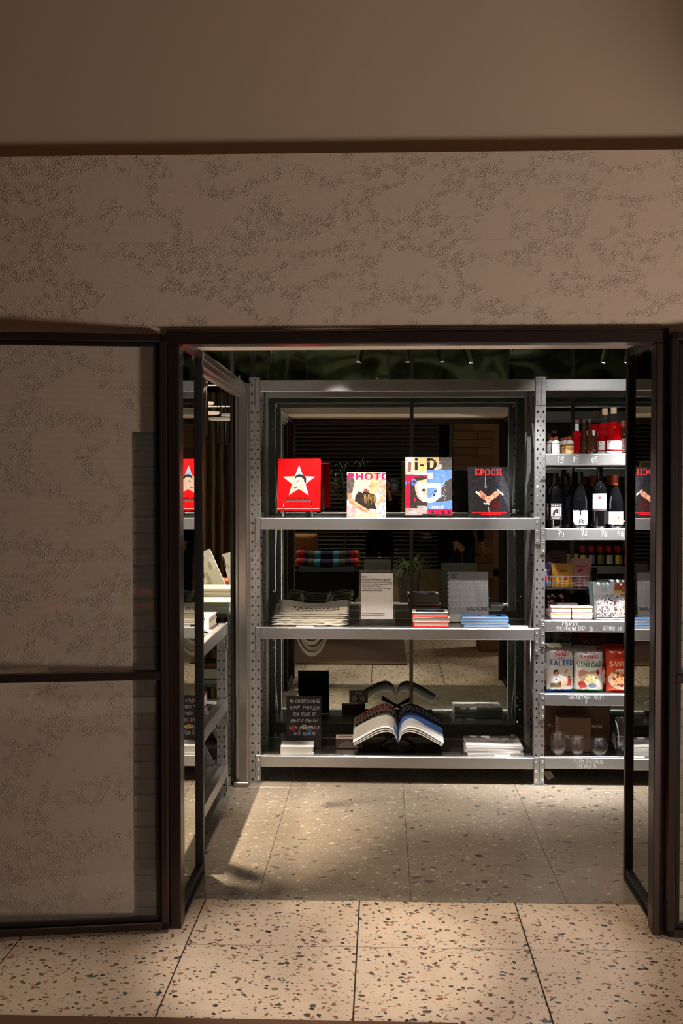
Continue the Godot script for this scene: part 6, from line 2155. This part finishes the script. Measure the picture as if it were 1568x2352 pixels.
func make_person(label: String, at: Vector3, turn: float, jo: Dictionary, cloth: Color, leg: Color, hair: Color) -> Node3D:
	var t := thing("person", label, "person", at, turn)
	var sk := Color(0.42, 0.24, 0.16)
	var sh := Color(0.02, 0.02, 0.02)
	var bo := []
	var H: Vector3 = jo.head
	bo.append([Vector3(0, 0.98, 0.0), Vector3(0, 1.16, 0.0), 0.135, 0.125, cloth])
	bo.append([Vector3(-0.06, 1.2, 0.0), Vector3(-0.1, 1.38, 0.0), 0.1, 0.085, cloth])
	bo.append([Vector3(0.06, 1.2, 0.0), Vector3(0.1, 1.38, 0.0), 0.1, 0.085, cloth])
	bo.append([Vector3(-0.15, 1.43, 0), Vector3(0.15, 1.43, 0), 0.06, 0.06, cloth])
	bo.append([Vector3(0, 1.42, 0.0), H - Vector3(0, 0.06, 0), 0.055, 0.052, sk])
	for i in 2:
		var sx: float = [-1.0, 1.0][i]
		var sd: Vector3 = Vector3(sx * 0.185, 1.41, 0.0)
		var el: Vector3 = jo.elbow[i]
		var wr: Vector3 = jo.wrist[i]
		bo.append([sd, el, 0.056, 0.044, cloth])
		bo.append([el, wr, 0.044, 0.03, cloth])
		var hp := Vector3(sx * 0.09, 0.94, 0.0)
		var kn: Vector3 = jo.knee[i]
		var an: Vector3 = jo.ankle[i]
		bo.append([hp, kn, 0.088, 0.06, leg])
		bo.append([kn, an, 0.058, 0.045, leg])
		bo.append([an + Vector3(0, -0.03, 0.02), an + Vector3(sx * 0.02, -0.045, -0.16), 0.04, 0.034, sh])
	var s := ns()
	flesh(s, bo, 0.02, 0.05)
	# head on a finer grid
	var hb := [[H + Vector3(0, 0.03, 0.015), H + Vector3(0, 0.05, -0.015), 0.088, 0.086, sk], [H + Vector3(0, -0.06, -0.035), H + Vector3(0, -0.02, -0.03), 0.052, 0.066, sk], [H + Vector3(0, -0.005, -0.1), H + Vector3(0, 0.03, -0.095), 0.016, 0.009, sk],
		[H + Vector3(-0.022, -0.05, -0.088), H + Vector3(0.022, -0.05, -0.088), 0.008, 0.008, Color(0.4, 0.14, 0.12)], [H + Vector3(-0.088, -0.01, 0.0), H + Vector3(-0.09, 0.03, 0.01), 0.014, 0.018, sk], [H + Vector3(0.088, -0.01, 0.0), H + Vector3(0.09, 0.03, 0.01), 0.014, 0.018, sk],
		[H + Vector3(-0.034, 0.028, -0.084), H + Vector3(-0.028, 0.028, -0.085), 0.012, 0.012, Color(0.03, 0.02, 0.02)], [H + Vector3(0.034, 0.028, -0.084), H + Vector3(0.028, 0.028, -0.085), 0.012, 0.012, Color(0.03, 0.02, 0.02)], [H + Vector3(0, -0.12, 0.005), H + Vector3(0, -0.05, 0.0), 0.05, 0.05, sk]]
	flesh(s, hb, 0.009, 0.02)
	for i in 2:
		var sx: float = [-1.0, 1.0][i]
		var wr: Vector3 = jo.wrist[i]
		var dr: Vector3 = (jo.hand[i] as Vector3).normalized()
		flesh(s, [[wr - dr * 0.03, wr + dr * 0.02, 0.027, 0.026, sk]] + hand_bones(wr, dr, (jo.palm[i] as Vector3).normalized(), sx, jo.curl, sk), 0.0045, 0.008)
	var m := StandardMaterial3D.new()
	m.vertex_color_use_as_albedo = true
	m.roughness = 0.95
	m.metallic_specular = 0.1
	put(s, "body", m, t)
	s = ns()
	flesh(s, [[H + Vector3(0, 0.06, 0.03), H + Vector3(0, 0.075, 0.0), 0.096, 0.09, hair], [H + Vector3(-0.05, 0.02, 0.05), H + Vector3(0.05, 0.02, 0.05), 0.06, 0.06, hair], [H + Vector3(0, -0.03, 0.06), H + Vector3(0, 0.02, 0.06), 0.045, 0.06, hair]], 0.012, 0.03)
	put(s, "hair", m, t)
	return t

func build_people() -> void:
	# the photographer, holding a small camera to the face just behind the lens
	make_person("person in black holding up a camera, seen only in the mirror", Vector3(-0.03, 0.012, 4.47), 0, {"head": Vector3(0.02, 1.6, -0.04), "elbow": [Vector3(-0.2, 1.2, -0.1), Vector3(0.22, 1.2, -0.1)], "wrist": [Vector3(-0.06, 1.47, -0.24), Vector3(0.12, 1.47, -0.24)], "hand": [Vector3(0.25, 0.9, -0.2), Vector3(-0.25, 0.9, -0.2)], "palm": [Vector3(0.9, 0, -0.3), Vector3(-0.9, 0, -0.3)], "curl": 0.6,
		"knee": [Vector3(-0.1, 0.5, -0.02), Vector3(0.1, 0.5, -0.02)], "ankle": [Vector3(-0.11, 0.09, 0.03), Vector3(0.11, 0.09, 0.03)]}, Color(0.008, 0.008, 0.008), Color(0.01, 0.01, 0.012), Color(0.02, 0.014, 0.01))
	var c := thing("camera", "small black camera held up by the person in black", "camera", Vector3(0.0, 1.6, 4.2))
	box(c, "body", M.black_metal, Vector3.ZERO, Vector3(0.13, 0.085, 0.05), 0.006)
	var s := ns()
	tf = Transform3D(Basis(Vector3.RIGHT, -PI / 2), Vector3(0, 0, -0.025))
	lathe(s, [Vector2(0.032, 0), Vector2(0.032, 0.06), Vector2(0.032, 0.06), Vector2(0.026, 0.06), Vector2(0.022, 0.05), Vector2(0, 0.05)], 20)
	tf = Transform3D()
	put(s, "lens", M.black_metal, c)
	make_person("person in black with one arm bent beside the block column, in the mirror", Vector3(0.98, 0.0, 4.5), -25, {"head": Vector3(0, 1.58, -0.02), "elbow": [Vector3(-0.26, 1.13, 0.02), Vector3(0.27, 1.13, 0.03)], "wrist": [Vector3(-0.2, 0.93, -0.2), Vector3(0.26, 0.88, -0.06)], "hand": [Vector3(0.25, -0.5, -0.8), Vector3(0, -1, -0.15)], "palm": [Vector3(0.5, -0.6, 0.4), Vector3(-1, 0, 0)], "curl": 0.35,
		"knee": [Vector3(-0.1, 0.5, -0.04), Vector3(0.11, 0.5, -0.02)], "ankle": [Vector3(-0.12, 0.09, 0.02), Vector3(0.13, 0.09, 0.05)]}, Color(0.01, 0.01, 0.01), Color(0.02, 0.03, 0.045), Color(0.02, 0.014, 0.01))
